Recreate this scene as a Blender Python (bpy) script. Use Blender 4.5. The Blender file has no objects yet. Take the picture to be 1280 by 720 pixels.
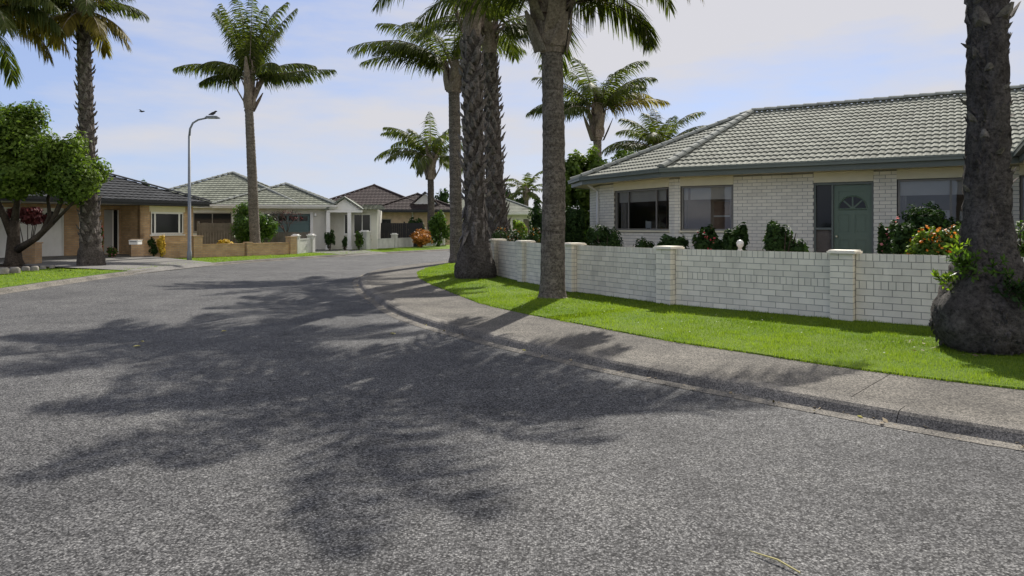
import bpy, math, random
import numpy as np
from mathutils import Vector, Matrix
R = math.radians
random.seed(7); rng = np.random.default_rng(7)
SC = bpy.context.scene; COL = SC.collection
EYE = 1.6; FPX = 870.0; HOR = 283.0

def gp(px, py, z=0.0):                      # photo pixel on a level z -> x, y
    d = FPX*(EYE-z)/(py-HOR); return ((px-640)/FPX*d, d)
def dp(px, py, d):                          # photo pixel at distance d -> x, y, z
    return Vector(((px-640)/FPX*d, d, EYE+(HOR-py)/FPX*d))

# ------------------------------------------------------------------ materials
MATS = {}
def nodes(name):
    m = bpy.data.materials.new(name); m.use_nodes = True
    nt = m.node_tree; nt.nodes.clear()
    out = nt.nodes.new('ShaderNodeOutputMaterial'); MATS[name] = m
    return m, nt, out
def N(nt, typ, **kw):
    n = nt.nodes.new(typ)
    for k, v in kw.items():
        if k in n.inputs.keys(): n.inputs[k].default_value = v
        else: setattr(n, k, v)
    return n
def c4(c): return (c[0], c[1], c[2], 1.0)
def ramp(nt, fac, stops):
    r = nt.nodes.new('ShaderNodeValToRGB')
    while len(r.color_ramp.elements) < len(stops): r.color_ramp.elements.new(0.5)
    for e, (p, c) in zip(r.color_ramp.elements, stops):
        e.position = p; e.color = c4(c) if len(c) == 3 else c
    nt.links.new(fac, r.inputs[0]); return r.outputs[0]
def mixc(nt, fac, a, b, mode='MIX'):
    n = nt.nodes.new('ShaderNodeMix'); n.data_type = 'RGBA'; n.blend_type = mode
    for sock, v in ((0, fac), (6, a), (7, b)):
        if hasattr(v, 'is_output'): nt.links.new(v, n.inputs[sock])
        elif sock == 0: n.inputs[0].default_value = v
        else: n.inputs[sock].default_value = c4(v)
    return n.outputs[2]
def noise(nt, vec, scale, detail=4, rough=0.55):
    n = N(nt, 'ShaderNodeTexNoise', Scale=scale, Detail=detail, Roughness=rough)
    nt.links.new(vec, n.inputs['Vector']); return n.outputs['Fac']
def pos(nt, sc=None):
    g = nt.nodes.new('ShaderNodeNewGeometry').outputs['Position']
    if sc is None: return g
    m = nt.nodes.new('ShaderNodeMapping'); m.inputs['Scale'].default_value = sc
    nt.links.new(g, m.inputs['Vector']); return m.outputs[0]
def bump(nt, h, strength, dist):
    b = N(nt, 'ShaderNodeBump', Strength=strength, Distance=dist)
    nt.links.new(h, b.inputs['Height']); return b.outputs[0]
def bsdf(nt, out, col, rough=0.7, normal=None, spec=0.3, metal=0.0):
    b = N(nt, 'ShaderNodeBsdfPrincipled', Roughness=rough, Metallic=metal)
    b.inputs['Specular IOR Level'].default_value = spec
    if hasattr(col, 'is_output'): nt.links.new(col, b.inputs['Base Color'])
    else: b.inputs['Base Color'].default_value = c4(col)
    if hasattr(rough, 'is_output'): nt.links.new(rough, b.inputs['Roughness'])
    if normal: nt.links.new(normal, b.inputs['Normal'])
    nt.links.new(b.outputs[0], out.inputs[0]); return b
def tint(nt):
    a = nt.nodes.new('ShaderNodeAttribute'); a.attribute_name = 'tint'; return a.outputs['Fac']

def m_plain(name, col, rough=0.6, var=0.15, scale=3.0, bs=0.0, bscale=60, spec=0.3, metal=0.0, usetint=0.0, dirt=None):
    m, nt, out = nodes(name); p = pos(nt)
    lo = tuple(x*(1-var) for x in col); hi = tuple(min(1, x*(1+var)) for x in col)
    c = ramp(nt, noise(nt, p, scale, 6), [(0.3, lo), (0.7, hi)])
    if usetint:
        t = ramp(nt, tint(nt), [(0, (1-usetint,)*3), (1, (1+usetint*.3,)*3)])
        c = mixc(nt, 1.0, c, t, 'MULTIPLY')
    if dirt:
        f = ramp(nt, noise(nt, pos(nt, (1, 1, .35)), dirt[1], 8, .65), [(.5, (0, 0, 0)), (.75, (dirt[2],)*3)])
        c = mixc(nt, f, c, dirt[0])
    nm = bump(nt, noise(nt, p, bscale, 4), bs, 0.02) if bs else None
    bsdf(nt, out, c, rough, nm, spec, metal); return m

def m_asphalt():
    m, nt, out = nodes('asphalt'); p = pos(nt)
    v = N(nt, 'ShaderNodeTexVoronoi', Scale=92.0); nt.links.new(p, v.inputs['Vector'])
    sep = nt.nodes.new('ShaderNodeSeparateColor'); nt.links.new(v.outputs['Color'], sep.inputs[0])
    c = ramp(nt, sep.outputs[0], [(0, (.03, .03, .031)), (.3, (.074, .0735, .073)), (.65, (.15, .149, .148)), (1, (.245, .242, .236))])
    d = ramp(nt, v.outputs['Distance'], [(.25, (1, 1, 1)), (.6, (.36, .36, .37))])
    c = mixc(nt, .8, c, d, 'MULTIPLY')
    fine = ramp(nt, noise(nt, p, 52, 4, .8), [(.36, (.5, .5, .5)), (.64, (1.42, 1.42, 1.42))])
    c = mixc(nt, .85, c, fine, 'MULTIPLY')
    big = ramp(nt, noise(nt, p, .35, 6), [(.3, (.8, .8, .8)), (.7, (1.18, 1.17, 1.14))])
    c = mixc(nt, 1, c, big, 'MULTIPLY')
    wear = ramp(nt, noise(nt, p, 1.4, 7, .7), [(.36, (.8, .8, .8)), (.5, (1, 1, 1)), (.66, (1.12, 1.12, 1.1))])
    c = mixc(nt, .9, c, wear, 'MULTIPLY')
    mid = ramp(nt, noise(nt, p, 9, 5, .7), [(.3, (.72, .72, .72)), (.7, (1.25, 1.25, 1.25))])
    c = mixc(nt, 1, c, mid, 'MULTIPLY')
    v2 = N(nt, 'ShaderNodeTexVoronoi', Scale=92.0); nt.links.new(p, v2.inputs['Vector'])
    nm = bump(nt, v2.outputs['Distance'], -.7, .006)
    bsdf(nt, out, c, .85, nm, .12)
m_asphalt()

def m_aggregate(name, a, b, dark, scale, stain=.5):
    m, nt, out = nodes(name); p = pos(nt)
    v = N(nt, 'ShaderNodeTexVoronoi', Scale=scale); nt.links.new(p, v.inputs['Vector'])
    sep = nt.nodes.new('ShaderNodeSeparateColor'); nt.links.new(v.outputs['Color'], sep.inputs[0])
    c = ramp(nt, sep.outputs[1], [(0, dark), (.5, a), (1, b)])
    st = ramp(nt, noise(nt, p, 1.1, 8, .65), [(.32, (1-stain,)*3), (.62, (1.05, 1.04, 1.0))])
    c = mixc(nt, 1, c, st, 'MULTIPLY')
    nm = bump(nt, v.outputs['Distance'], -.6, .005)
    bsdf(nt, out, c, .9, nm, .1)
m_aggregate('footpath_concrete', (.122, .113, .1), (.22, .204, .18), (.052, .049, .045), 80, .45)
m_aggregate('kerb_concrete', (.15, .14, .127), (.27, .25, .22), (.07, .066, .06), 110, .55)
m_aggregate('drive_concrete', (.16, .155, .148), (.22, .212, .2), (.11, .106, .1), 60, .25)

def m_leaf(name, dark, light, trans=.4, rough=.55, spec=.12, tcol=None):
    m, nt, out = nodes(name)
    c = ramp(nt, tint(nt), [(0, dark), (1, light)])
    p = N(nt, 'ShaderNodeBsdfPrincipled', Roughness=rough); p.inputs['Specular IOR Level'].default_value = spec
    nt.links.new(c, p.inputs['Base Color'])
    t = nt.nodes.new('ShaderNodeBsdfTranslucent')
    tc = mixc(nt, 1, c, tcol or (1.35, 1.5, .5), 'MULTIPLY'); nt.links.new(tc, t.inputs['Color'])
    mx = nt.nodes.new('ShaderNodeMixShader'); mx.inputs[0].default_value = trans
    nt.links.new(p.outputs[0], mx.inputs[1]); nt.links.new(t.outputs[0], mx.inputs[2])
    nt.links.new(mx.outputs[0], out.inputs[0])
m_leaf('grass_blade', (.068, .12, .013), (.24, .305, .04), .5, .6, .15)
m_leaf('frond_green', (.034, .05, .014), (.12, .135, .036), .38, .6, .12)
m_leaf('frond_yellow', (.1, .085, .018), (.3, .235, .055), .42, .6, .12)
m_leaf('leaf_dark', (.012, .03, .01), (.045, .085, .02), .2, .6, .12)
m_leaf('leaf_mid', (.03, .065, .015), (.1, .17, .03), .35, .4)
m_leaf('leaf_tree', (.03, .062, .012), (.15, .21, .036), .42, .5)
m_leaf('leaf_bright', (.07, .12, .015), (.24, .32, .05), .45, .4)
m_leaf('leaf_red', (.07, .018, .02), (.2, .06, .06), .35, .5, .2, (1.4, 1, 1))
m_leaf('leaf_orange', (.25, .1, .02), (.55, .26, .05), .3, .5, .2, (1.2, 1, .8))
m_leaf('leaf_yellow', (.4, .26, .03), (.75, .55, .08), .3, .5, .2, (1.1, 1.1, .7))
m_leaf('petal_orange', (.5, .13, .02), (.85, .36, .06), .3, .5, .2, (1.2, 1, .8))
m_leaf('petal_pink', (.5, .14, .15), (.85, .38, .36), .3, .5, .2, (1.1, 1, 1))
m_leaf('petal_red', (.4, .03, .05), (.75, .12, .15), .3, .5, .2, (1.1, 1, 1))
m_leaf('petal_white', (.6, .6, .55), (.85, .83, .78), .3, .5, .2, (1, 1, 1))
m_leaf('litter_brown', (.06, .045, .03), (.3, .24, .15), .1, .7)
m_leaf('dead_leaf', (.25, .2, .08), (.6, .55, .25), .2, .6)

def m_lawn():
    m, nt, out = nodes('lawn_green'); p = pos(nt)
    c = ramp(nt, noise(nt, p, 45, 6, .7), [(.28, (.05, .085, .014)), (.5, (.1, .165, .02)), (.72, (.2, .25, .04))])
    g = ramp(nt, noise(nt, p, .9, 5, .6), [(.35, (.75, .85, .7)), (.65, (1.15, 1.05, 1.0))])
    c = mixc(nt, 1, c, g, 'MULTIPLY')
    bsdf(nt, out, c, .9, bump(nt, noise(nt, p, 70, 5, .7), .8, .03), .1)
m_lawn()
m_plain('soil', (.06, .045, .032), .95, .4, 12, .8, 40, .1)
m_plain('rock_grey', (.2, .185, .16), .85, .35, 5, .6, 20, .2)

m_plain('brick_white', (.77, .715, .59), .6, .06, 4, .25, 90, .2, usetint=.13, dirt=((.34, .32, .26), 2.2, .35))
m_plain('mortar_grey', (.32, .305, .265), .9, .2, 8, .4, 120, .1)
m_plain('brick_cream', (.8, .755, .63), .6, .05, 3, .25, 90, .2, usetint=.1)
m_plain('mortar_cream', (.3, .285, .245), .9, .15, 8, .3, 120, .1)
m_plain('board_cream', (.72, .66, .47), .5, .05, 2, .1, 40, .3)
m_plain('paint_white', (.76, .75, .72), .45, .05, 2, .08, 40, .35, dirt=((.5, .48, .42), 1.5, .35))
m_plain('render_cream', (.62, .6, .53), .75, .08, 1.5, .3, 80, .2, dirt=((.35, .33, .28), 1.2, .4))
m_plain('fence_block', (.5, .5, .46), .8, .12, 2.5, .4, 50, .15, dirt=((.25, .25, .22), 1.5, .5))
m_plain('tile_sage', (.22, .225, .185), .85, .12, 2.0, .25, 45, .1, usetint=.25, dirt=((.17, .17, .14), 1.3, .55))
m_plain('tile_green', (.2, .21, .165), .85, .15, 1.2, .2, 40, .1, usetint=.25, dirt=((.09, .1, .075), .8, .5))
m_plain('tile_charcoal', (.045, .047, .05), .85, .15, 1.2, .2, 40, .1, usetint=.2)
m_plain('tile_brown', (.06, .046, .043), .85, .15, 1.2, .2, 40, .1, usetint=.2)
m_plain('cap_sage', (.24, .25, .225), .85, .15, 4, .25, 45, .1, dirt=((.14, .15, .12), 2, .6))
m_plain('fascia_green', (.135, .155, .13), .4, .06, 1, 0, 10, .4)
m_plain('door_green', (.115, .165, .112), .35, .05, 1.5, .05, 60, .45)
m_plain('fascia_dark', (.03, .032, .035), .4, .1, 1, 0, 10, .4)
m_plain('frame_bronze', (.2, .185, .16), .4, .1, 2, 0, 10, .5)
m_plain('frame_grey', (.36, .36, .34), .45, .08, 2, 0, 10, .4)
m_plain('garage_teal', (.1, .155, .15), .5, .05, 1, 0, 10, .35)
m_plain('fence_black', (.014, .014, .015), .6, .2, 3, .1, 30, .3)
m_plain('timber_grey', (.14, .12, .1), .85, .25, 3, .3, 30, .15)
m_plain('metal_grey', (.2, .22, .25), .6, .1, 3, 0, 10, .2, 0)
m_plain('metal_dark', (.03, .03, .032), .4, .1, 3, 0, 10, .5)
m_plain('brass', (.6, .55, .4), .3, .1, 3, 0, 10, .5, .9)
m_plain('room_wall', (.34, .28, .235), .9, .15, 1, 0, 10, .1)
m_plain('blind_cloth', (.52, .48, .43), .9, .06, 3, .1, 60, .1)
m_plain('curtain_cloth', (.4, .36, .32), .95, .12, 6, .1, 60, .1)
m_plain('furniture_wood', (.16, .08, .05), .5, .2, 4, 0, 20, .3)
m_plain('white_china', (.6, .58, .54), .4, .05, 3, 0, 20, .4)
m_plain('bird_dark', (.04, .04, .045), .8, .2, 10, 0, 20, .1)

def m_brick_tex(name, c1, c2, mortar):
    m, nt, out = nodes(name)
    uv = nt.nodes.new('ShaderNodeUVMap').outputs[0]
    b = N(nt, 'ShaderNodeTexBrick', Scale=1.0)
    b.inputs['Color1'].default_value = c4(c1); b.inputs['Color2'].default_value = c4(c2); b.inputs['Mortar'].default_value = c4(mortar)
    b.inputs['Brick Width'].default_value = .24; b.inputs['Row Height'].default_value = .086
    b.inputs['Mortar Size'].default_value = .011; b.inputs['Bias'].default_value = -.1
    nt.links.new(uv, b.inputs['Vector'])
    f = ramp(nt, noise(nt, pos(nt), 2.5, 6), [(.3, (.8, .8, .8)), (.7, (1.12, 1.1, 1.08))])
    c = mixc(nt, 1, b.outputs['Color'], f, 'MULTIPLY')
    bsdf(nt, out, c, .85, bump(nt, b.outputs['Fac'], -.5, .01), .15)
m_brick_tex('brick_tan', (.52, .35, .195), (.4, .25, .135), (.36, .29, .22))
m_brick_tex('brick_buff', (.56, .42, .27), (.48, .34, .21), (.42, .36, .28))

def m_bark(name, lo, hi, ringscale, rings, bs):
    m, nt, out = nodes(name)
    p = pos(nt)
    ps = pos(nt, (1, 1, ringscale))
    n1 = noise(nt, p, 19, 9, .78); n2 = noise(nt, ps, rings, 5, .6)
    c = ramp(nt, n1, [(.38, lo), (.52, tuple((a+b)*.5 for a, b in zip(lo, hi))), (.72, hi)])
    r = ramp(nt, n2, [(.35, (.7, .68, .66)), (.6, (1.1, 1.1, 1.1))])
    c = mixc(nt, 1, c, r, 'MULTIPLY')
    lich = ramp(nt, noise(nt, p, 5, 8, .75), [(.56, (0, 0, 0)), (.7, (.6, .6, .6))])
    c = mixc(nt, lich, c, tuple(x*1.5 for x in hi))
    a = N(nt, 'ShaderNodeMath', operation='ADD'); nt.links.new(n1, a.inputs[0]); nt.links.new(n2, a.inputs[1])
    bsdf(nt, out, c, .9, bump(nt, a.outputs[0], bs, .05), .12)
m_bark('bark_ring', (.055, .047, .04), (.3, .262, .215), 9, 1.6, 1.0)
m_bark('bark_dark', (.035, .03, .026), (.17, .148, .128), 1.0, 4, 1.3)
m_bark('bark_grey', (.045, .04, .037), (.2, .18, .163), .8, 4, 1.4)
m_bark('bark_tree', (.03, .024, .02), (.1, .08, .062), .5, 5, .8)
m_bark('boot_grey', (.075, .066, .06), (.25, .222, .2), .6, 6, .5)
m_bark('shaft_brown', (.12, .095, .075), (.36, .3, .25), .25, 5, .5)

def m_glass(name, refl):
    m, nt, out = nodes(name)
    t = nt.nodes.new('ShaderNodeBsdfTransparent'); t.inputs[0].default_value = (.8, .82, .82, 1)
    g = N(nt, 'ShaderNodeBsdfGlossy', Roughness=.01); g.inputs[0].default_value = (1, 1, 1, 1)
    f = N(nt, 'ShaderNodeFresnel', IOR=1.42)
    a = N(nt, 'ShaderNodeMath', operation='ADD', use_clamp=True); nt.links.new(f.outputs[0], a.inputs[0]); a.inputs[1].default_value = refl
    mx = nt.nodes.new('ShaderNodeMixShader'); nt.links.new(a.outputs[0], mx.inputs[0])
    nt.links.new(t.outputs[0], mx.inputs[1]); nt.links.new(g.outputs[0], mx.inputs[2]); nt.links.new(mx.outputs[0], out.inputs[0])
m_glass('window_glass', .03)
m_plain('glass_dark', (.018, .02, .022), .08, .1, 2, 0, 10, .25)

# ------------------------------------------------------------------ mesh building
class MB:
    def __init__(s): s.q = []; s.uv = []; s.mi = []; s.t = []; s.arr = []
    def face(s, pts, mi=0, t=.5, uv=None): s.q.append([tuple(p) for p in pts]); s.mi.append(mi); s.t.append(t); s.uv.append(uv)
    def quads(s, V, t, mi=0): s.arr.append((np.asarray(V, float), np.asarray(t, float), mi))
    def build(s, name, mats, parent=None, smooth=False):
        sizes = [len(f) for f in s.q]
        vs = [np.array([p for f in s.q for p in f], float).reshape(-1, 3)]
        ls = [np.array(sizes, int)]; mi = [np.array(s.mi, int)]; tt = [np.array(s.t, float)]
        uvs = [np.array([c for f, u in zip(s.q, s.uv) for c in (u if u else [(0, 0)]*len(f))], float).reshape(-1, 2)]
        for V, t, m in s.arr:
            n, k, _ = V.shape
            vs.append(V.reshape(-1, 3)); ls.append(np.full(n, k)); mi.append(np.full(n, m)); tt.append(t); uvs.append(np.zeros((n*k, 2)))
        V = np.concatenate(vs); L = np.concatenate(ls); MI = np.concatenate(mi); T = np.concatenate(tt); U = np.concatenate(uvs)
        idx = np.arange(len(V))
        root = parent
        while root is not None and root.parent is not None: root = root.parent
        if root is not None:
            M = np.array(Matrix.LocRotScale(root.location, root.rotation_euler, None).inverted())
            V = V @ M[:3, :3].T + M[:3, 3]
            off = None
        else:
            off = np.array([(V[:, 0].min()+V[:, 0].max())/2, (V[:, 1].min()+V[:, 1].max())/2, V[:, 2].min()]); V = V-off
        # weld coincident corners
        key = np.round(V*20000).astype(np.int64)
        _, first, inv = np.unique(key, axis=0, return_index=True, return_inverse=True)
        inv = inv.reshape(-1)
        me = bpy.data.meshes.new(name)
        me.vertices.add(len(first)); me.vertices.foreach_set('co', V[first].ravel())
        me.loops.add(len(idx)); me.loops.foreach_set('vertex_index', inv[idx].astype(np.int32))
        me.polygons.add(len(L)); st = np.concatenate([[0], np.cumsum(L)[:-1]])
        me.polygons.foreach_set('loop_start', st.astype(np.int32))
        if not isinstance(mats, (list, tuple)): mats = [mats]
        for m in mats: me.materials.append(MATS[m])
        me.polygons.foreach_set('material_index', MI.astype(np.int32))
        me.polygons.foreach_set('use_smooth', np.full(len(L), smooth))
        a = me.attributes.new('tint', 'FLOAT', 'FACE'); a.data.foreach_set('value', T.astype(np.float32))
        u = me.uv_layers.new(name='UVMap'); u.data.foreach_set('uv', U.ravel().astype(np.float32))
        me.update(calc_edges=True); me.validate()
        o = bpy.data.objects.new(name, me); COL.objects.link(o)
        if parent is not None: o.parent = parent
        else: o.location = off
        return o
    def box(s, x0, x1, y0, y1, z0, z1, mi=0, t=.5, fr=None):
        P = fr.p if fr else (lambda x, y, z: (x, y, z))
        c = [P(x, y, z) for z in (z0, z1) for y in (y0, y1) for x in (x0, x1)]
        f = [((0, 1, 5, 4), 'x'), ((3, 2, 6, 7), 'x'), ((2, 0, 4, 6), 'y'), ((1, 3, 7, 5), 'y'), ((4, 5, 7, 6), 't'), ((2, 3, 1, 0), 't')]
        L = [(x, y, z) for z in (z0, z1) for y in (y0, y1) for x in (x0, x1)]
        for q, k in f:
            uv = [(L[i][0], L[i][2]) if k == 'x' else (L[i][1], L[i][2]) if k == 'y' else (L[i][0], L[i][1]) for i in q]
            s.face([c[i] for i in q], mi, t, uv)
    def tube(s, pts, rad, n=8, mi=0, t=.5, cap=True, jit=0.0):
        pts = [Vector(p) for p in pts]; rings = []
        up = Vector((0, 0, 1))
        T0 = (pts[1]-pts[0]).normalized()
        a = T0.orthogonal().normalized() if abs(T0.z) < .95 else Vector((1, 0, 0))
        for i, p in enumerate(pts):
            T = (pts[min(i+1, len(pts)-1)]-pts[max(i-1, 0)]).normalized()
            a = (a - T*a.dot(T)).normalized(); b = T.cross(a)
            r = rad[i] if isinstance(rad, (list, tuple)) else rad
            rings.append([p+(a*math.cos(2*math.pi*k/n)+b*math.sin(2*math.pi*k/n))*r*(1+random.uniform(-jit, jit)) for k in range(n)])
        for i in range(len(rings)-1):
            for k in range(n):
                k2 = (k+1) % n
                s.face([rings[i][k], rings[i][k2], rings[i+1][k2], rings[i+1][k]], mi, t)
        if cap:
            s.face(rings[0][::-1], mi, t); s.face(rings[-1], mi, t)
    def prism(s, pts2, z0, z1, mi=0, t=.5):
        n = len(pts2)
        s.face([(x, y, z1) for x, y in pts2], mi, t); s.face([(x, y, z0) for x, y in pts2[::-1]], mi, t)
        for i in range(n):
            (x0, y0), (x1, y1) = pts2[i], pts2[(i+1) % n]
            s.face([(x0, y0, z0), (x1, y1, z0), (x1, y1, z1), (x0, y0, z1)], mi, t)

class Fr:                                   # a wall line: x along, y inward, z up
    def __init__(s, o, d):
        l = math.hypot(*d); s.o = o; s.d = (d[0]/l, d[1]/l)
    def p(s, x, y, z): return (s.o[0]+s.d[0]*x-s.d[1]*y, s.o[1]+s.d[1]*x+s.d[0]*y, z)
    def sub(s, a, b):                       # frame along local points a -> b
        A = s.p(a[0], a[1], 0); B = s.p(b[0], b[1], 0)
        return Fr((A[0], A[1]), (B[0]-A[0], B[1]-A[1])), math.dist(a, b)

def tag(o, label=None, cat=None, group=None, kind=None):
    if label: o['label'] = label
    if cat: o['category'] = cat
    if group: o['group'] = group
    if kind: o['kind'] = kind
    return o
def thing(name, loc, label, cat, group=None, rot=0.0):
    o = bpy.data.objects.new(name, None); COL.objects.link(o)
    o.location = loc; o.rotation_euler = (0, 0, rot); o.empty_display_size = .3
    return tag(o, label, cat, group)

# ------------------------------------------------------------------ polylines
def smooth(pts, n=12):
    P = [np.array(p, float) for p in pts]; P = [2*P[0]-P[1]]+P+[2*P[-1]-P[-2]]; out = []
    for i in range(1, len(P)-2):
        for k in range(n):
            t = k/n
            out.append(.5*((2*P[i])+(-P[i-1]+P[i+1])*t+(2*P[i-1]-5*P[i]+4*P[i+1]-P[i+2])*t*t+(-P[i-1]+3*P[i]-3*P[i+1]+P[i+2])*t**3))
    out.append(P[-2]); return np.array(out)
def resample(L, n):
    s = np.concatenate([[0], np.cumsum(np.linalg.norm(np.diff(L, axis=0), axis=1))])
    t = np.linspace(0, s[-1], n); return np.stack([np.interp(t, s, L[:, 0]), np.interp(t, s, L[:, 1])], 1)
def offset(L, d):                           # to the left of travel for d > 0
    T = np.gradient(L, axis=0); T /= np.linalg.norm(T, axis=1)[:, None]
    return L+np.stack([-T[:, 1], T[:, 0]], 1)*d
def strip(mb, A, B, za, zb, mi=0):
    za = np.broadcast_to(za, len(A)); zb = np.broadcast_to(zb, len(B))
    a = np.concatenate([A, np.array(za)[:, None]], 1); b = np.concatenate([B, np.array(zb)[:, None]], 1)
    mb.quads(np.stack([a[:-1], b[:-1], b[1:], a[1:]], 1), np.full(len(A)-1, .5), mi)

KR = smooth([(26, -12), (16, -4.3), (8.2, 2.0), (5.4, 3.95), (3.74, 5.08), (2.57, 6.21), (1.37, 7.44), (.1, 9.05), (-.72, 10.2), (-1.45, 11.35), (-2.2, 12.9), (-2.9, 14.9), (-3.6, 16.9), (-4.4, 20.0), (-4.75, 22.6), (-4.65, 25.2), (-4.0, 27.8), (-2.7, 30.9), (1.2, 38), (9, 51), (24, 74), (45, 105)])
GE = smooth([(27, -10.6), (17, -2.8), (9.2, 3.05), (6.3, 5.2), (4.64, 6.3), (3.52, 7.27), (2.7, 8.22), (2.03, 9.0), (.9, 10.75), (.14, 11.95), (-.65, 13.55), (-1.5, 16.1), (-2.2, 18.3), (-2.75, 20.6), (-3.0, 22.8), (-2.9, 25.2), (-2.3, 27.9), (-1.0, 31), (2.9, 38), (10.7, 51), (25.7, 74), (47, 105)])
WP = [(-.42, 20.4), (.35, 18.15), (1.38, 15.5), (2.92, 12.96), (5.16, 10.8), (7.45, 8.95), (9.9, 7.15), (12.6, 5.3)]
WL = np.array([(30, -7.2), (19, 1.0)]+WP[::-1]+[(-.2, 23.0), (.6, 26.5), (2.4, 31), (6, 38), (13.5, 51), (28, 74), (49, 105)], float)
KL = smooth([(-4, -40), (-9.5, -10), (-11.3, 6), (-12.1, 16), (-12.45, 19.5), (-12.65, 23.2), (-12.4, 27.4), (-11.3, 31.6), (-9.3, 36.5), (-7.0, 41), (-4.0, 46.4), (3.2, 58), (18, 82), (36, 110)])

g = MB(); g.face([(-600, -300, -.05), (600, -300, -.05), (600, 900, -.05), (-600, 900, -.05)])
tag(g.build('ground', 'lawn_green'), kind='structure')
n = 160
rd = MB(); KRr = resample(KR, n); KLr = resample(KL, n)
KRx = np.vstack([[(20, -45)], KRr]); KLx = np.vstack([[(-6, -45)], KLr])
strip(rd, KRx, KLx, 0, 0); tag(rd.build('road', 'asphalt'), kind='structure')

def kerb(name, L, side, h, seglen, gap):
    mb = MB(); Ls = resample(L, int(np.linalg.norm(np.diff(L, axis=0), axis=1).sum()/.3))
    prof = [(-.17, .004), (-.02, .012), (0.0, .03), (.03, h*.72), (.06, h*.94), (.1, h), (.22, h+.004), (.22, -.04)]
    lines = [offset(Ls, side*o) for o, _ in prof]
    per = int(seglen/.3)
    for k in range(len(prof)-1):
        a = np.concatenate([lines[k], np.full((len(Ls), 1), prof[k][1])], 1); b = np.concatenate([lines[k+1], np.full((len(Ls), 1), prof[k+1][1])], 1)
        q = np.stack([a[:-1], a[1:], b[1:], b[:-1]], 1)
        if side < 0: q = q[:, ::-1]
        for s0 in range(0, len(q), per):            # a narrow joint between kerb stones
            seg = q[s0:s0+per].copy()
            if k > 0:
                e = seg[-1]; i, j = ((1, 0), (2, 3)) if side > 0 else ((2, 3), (1, 0))
                for x, y in (i, j):
                    d = seg[-1][y]-seg[-1][x]; seg[-1][x] = seg[-1][x]+d/np.linalg.norm(d)*gap
            mb.quads(seg, np.full(len(seg), .5))
    return tag(mb.build(name, 'kerb_concrete'), kind='structure')
kerb('kerb', KR, -1, .1, 2.4, .006)
kerb('kerb', KL, 1, .1, 2.4, .006)

fp = MB(); fb = MB(); m = 420
Ka = resample(offset(KR, -.22), m); Gb = resample(GE, m)
# pair each kerb point with its nearest lawn-edge point
Gd = resample(GE, 4000); Gp = np.array([Gd[np.argmin(((Gd-k)**2).sum(1))] for k in Ka])
kk = np.ones(9)/9; Gp2 = np.stack([np.convolve(np.pad(Gp[:, i], 4, mode='edge'), kk, 'valid') for i in (0, 1)], 1)
slab = 17
for s0 in range(0, m-1, slab):
    A = Ka[s0:s0+slab+1].copy(); B = Gp2[s0:s0+slab+1].copy()
    if len(A) < 2: continue
    A[-1] += (A[-2]-A[-1])/np.linalg.norm(A[-2]-A[-1])*.007; B[-1] += (B[-2]-B[-1])/(np.linalg.norm(B[-2]-B[-1])+1e-6)*.007
    strip(fp, B, A, .118, .1)
strip(fb, Gp2, Ka, .088, .088)
tag(fp.build('footpath', 'footpath_concrete'), kind='structure'); tag(fb.build('footpath_bed', 'soil'), kind='structure')

lv = MB(); nL = 300
Gr = resample(GE, nL); Wd = resample(WL, 3000); Wn = np.array([Wd[np.argmin(((Wd-k)**2).sum(1))] for k in Gr])
strip(lv, Wn, Gr, .16, .135); strip(lv, Gr, offset(Gr, .02), .135, .09)
tag(lv.build('verge_lawn', 'lawn_green'), kind='structure')
yd = MB(); Wr = resample(WL, 120); far = Wr+np.array([60, 45.])
strip(yd, far, Wr, .34, .34); tag(yd.build('yard_soil', 'soil'), kind='structure')
ll = MB(); A = resample(offset(KL, .22), 160); strip(ll, A, np.stack([A[:, 0]-90, A[:, 1]+5], 1), .11, .18)
tag(ll.build('street_lawn', 'lawn_green'), kind='structure')

def blades(name, A, B, density, hmin, hmax, wid, smin, smax, zf, seed):
    r = np.random.default_rng(seed); mb = MB()
    area = np.linalg.norm(np.diff(A, axis=0), axis=1)*np.linalg.norm(B-A, axis=1)[:-1]
    y = A[:-1, 1]
    cnt = r.poisson(area*density(y))*((y > smin) & (y < smax))
    i = np.repeat(np.arange(len(area)), cnt); N_ = len(i)
    u = r.random(N_)[:, None]; v = (r.random(N_)**1.05)[:, None]
    p = (A[i]*(1-u)+A[i+1]*u)*(1-v)+(B[i]*(1-u)+B[i+1]*u)*v
    z = zf(v[:, 0]); sc = np.clip(p[:, 1]/9., .8, 2.2)
    clump = .75+.5*np.sin(p[:, 0]*7+np.sin(p[:, 1]*5)*2)*np.sin(p[:, 1]*6.1+p[:, 0]*2.3)
    h = (hmin+(hmax-hmin)*r.random(N_))*np.clip(clump, .5, 1.3); w = wid*sc*(0.7+.6*r.random(N_))
    az = r.random(N_)*2*np.pi; lean = r.random(N_)*.9; la = r.random(N_)*2*np.pi
    dx, dy = np.cos(az)*w/2, np.sin(az)*w/2
    b0 = np.stack([p[:, 0]-dx, p[:, 1]-dy, z-.01], 1); b1 = np.stack([p[:, 0]+dx, p[:, 1]+dy, z-.01], 1)
    t = np.stack([p[:, 0]+np.cos(la)*h*lean, p[:, 1]+np.sin(la)*h*lean, z+h], 1)
    mb.quads(np.stack([b0, b1, t], 1), np.clip(.47+.27*r.standard_normal(N_)+.15*(clump-.75)+.22*np.sin(p[:, 0]*1.7+1.3*np.sin(p[:, 1]*1.1))*np.sin(p[:, 1]*1.9+.7), 0, 1))
    return tag(mb.build(name, 'grass_blade'), label=None, kind='stuff')
Ga = resample(GE, 700); Gn = np.array([Wd[np.argmin(((Wd-k)**2).sum(1))] for k in Ga])
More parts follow.
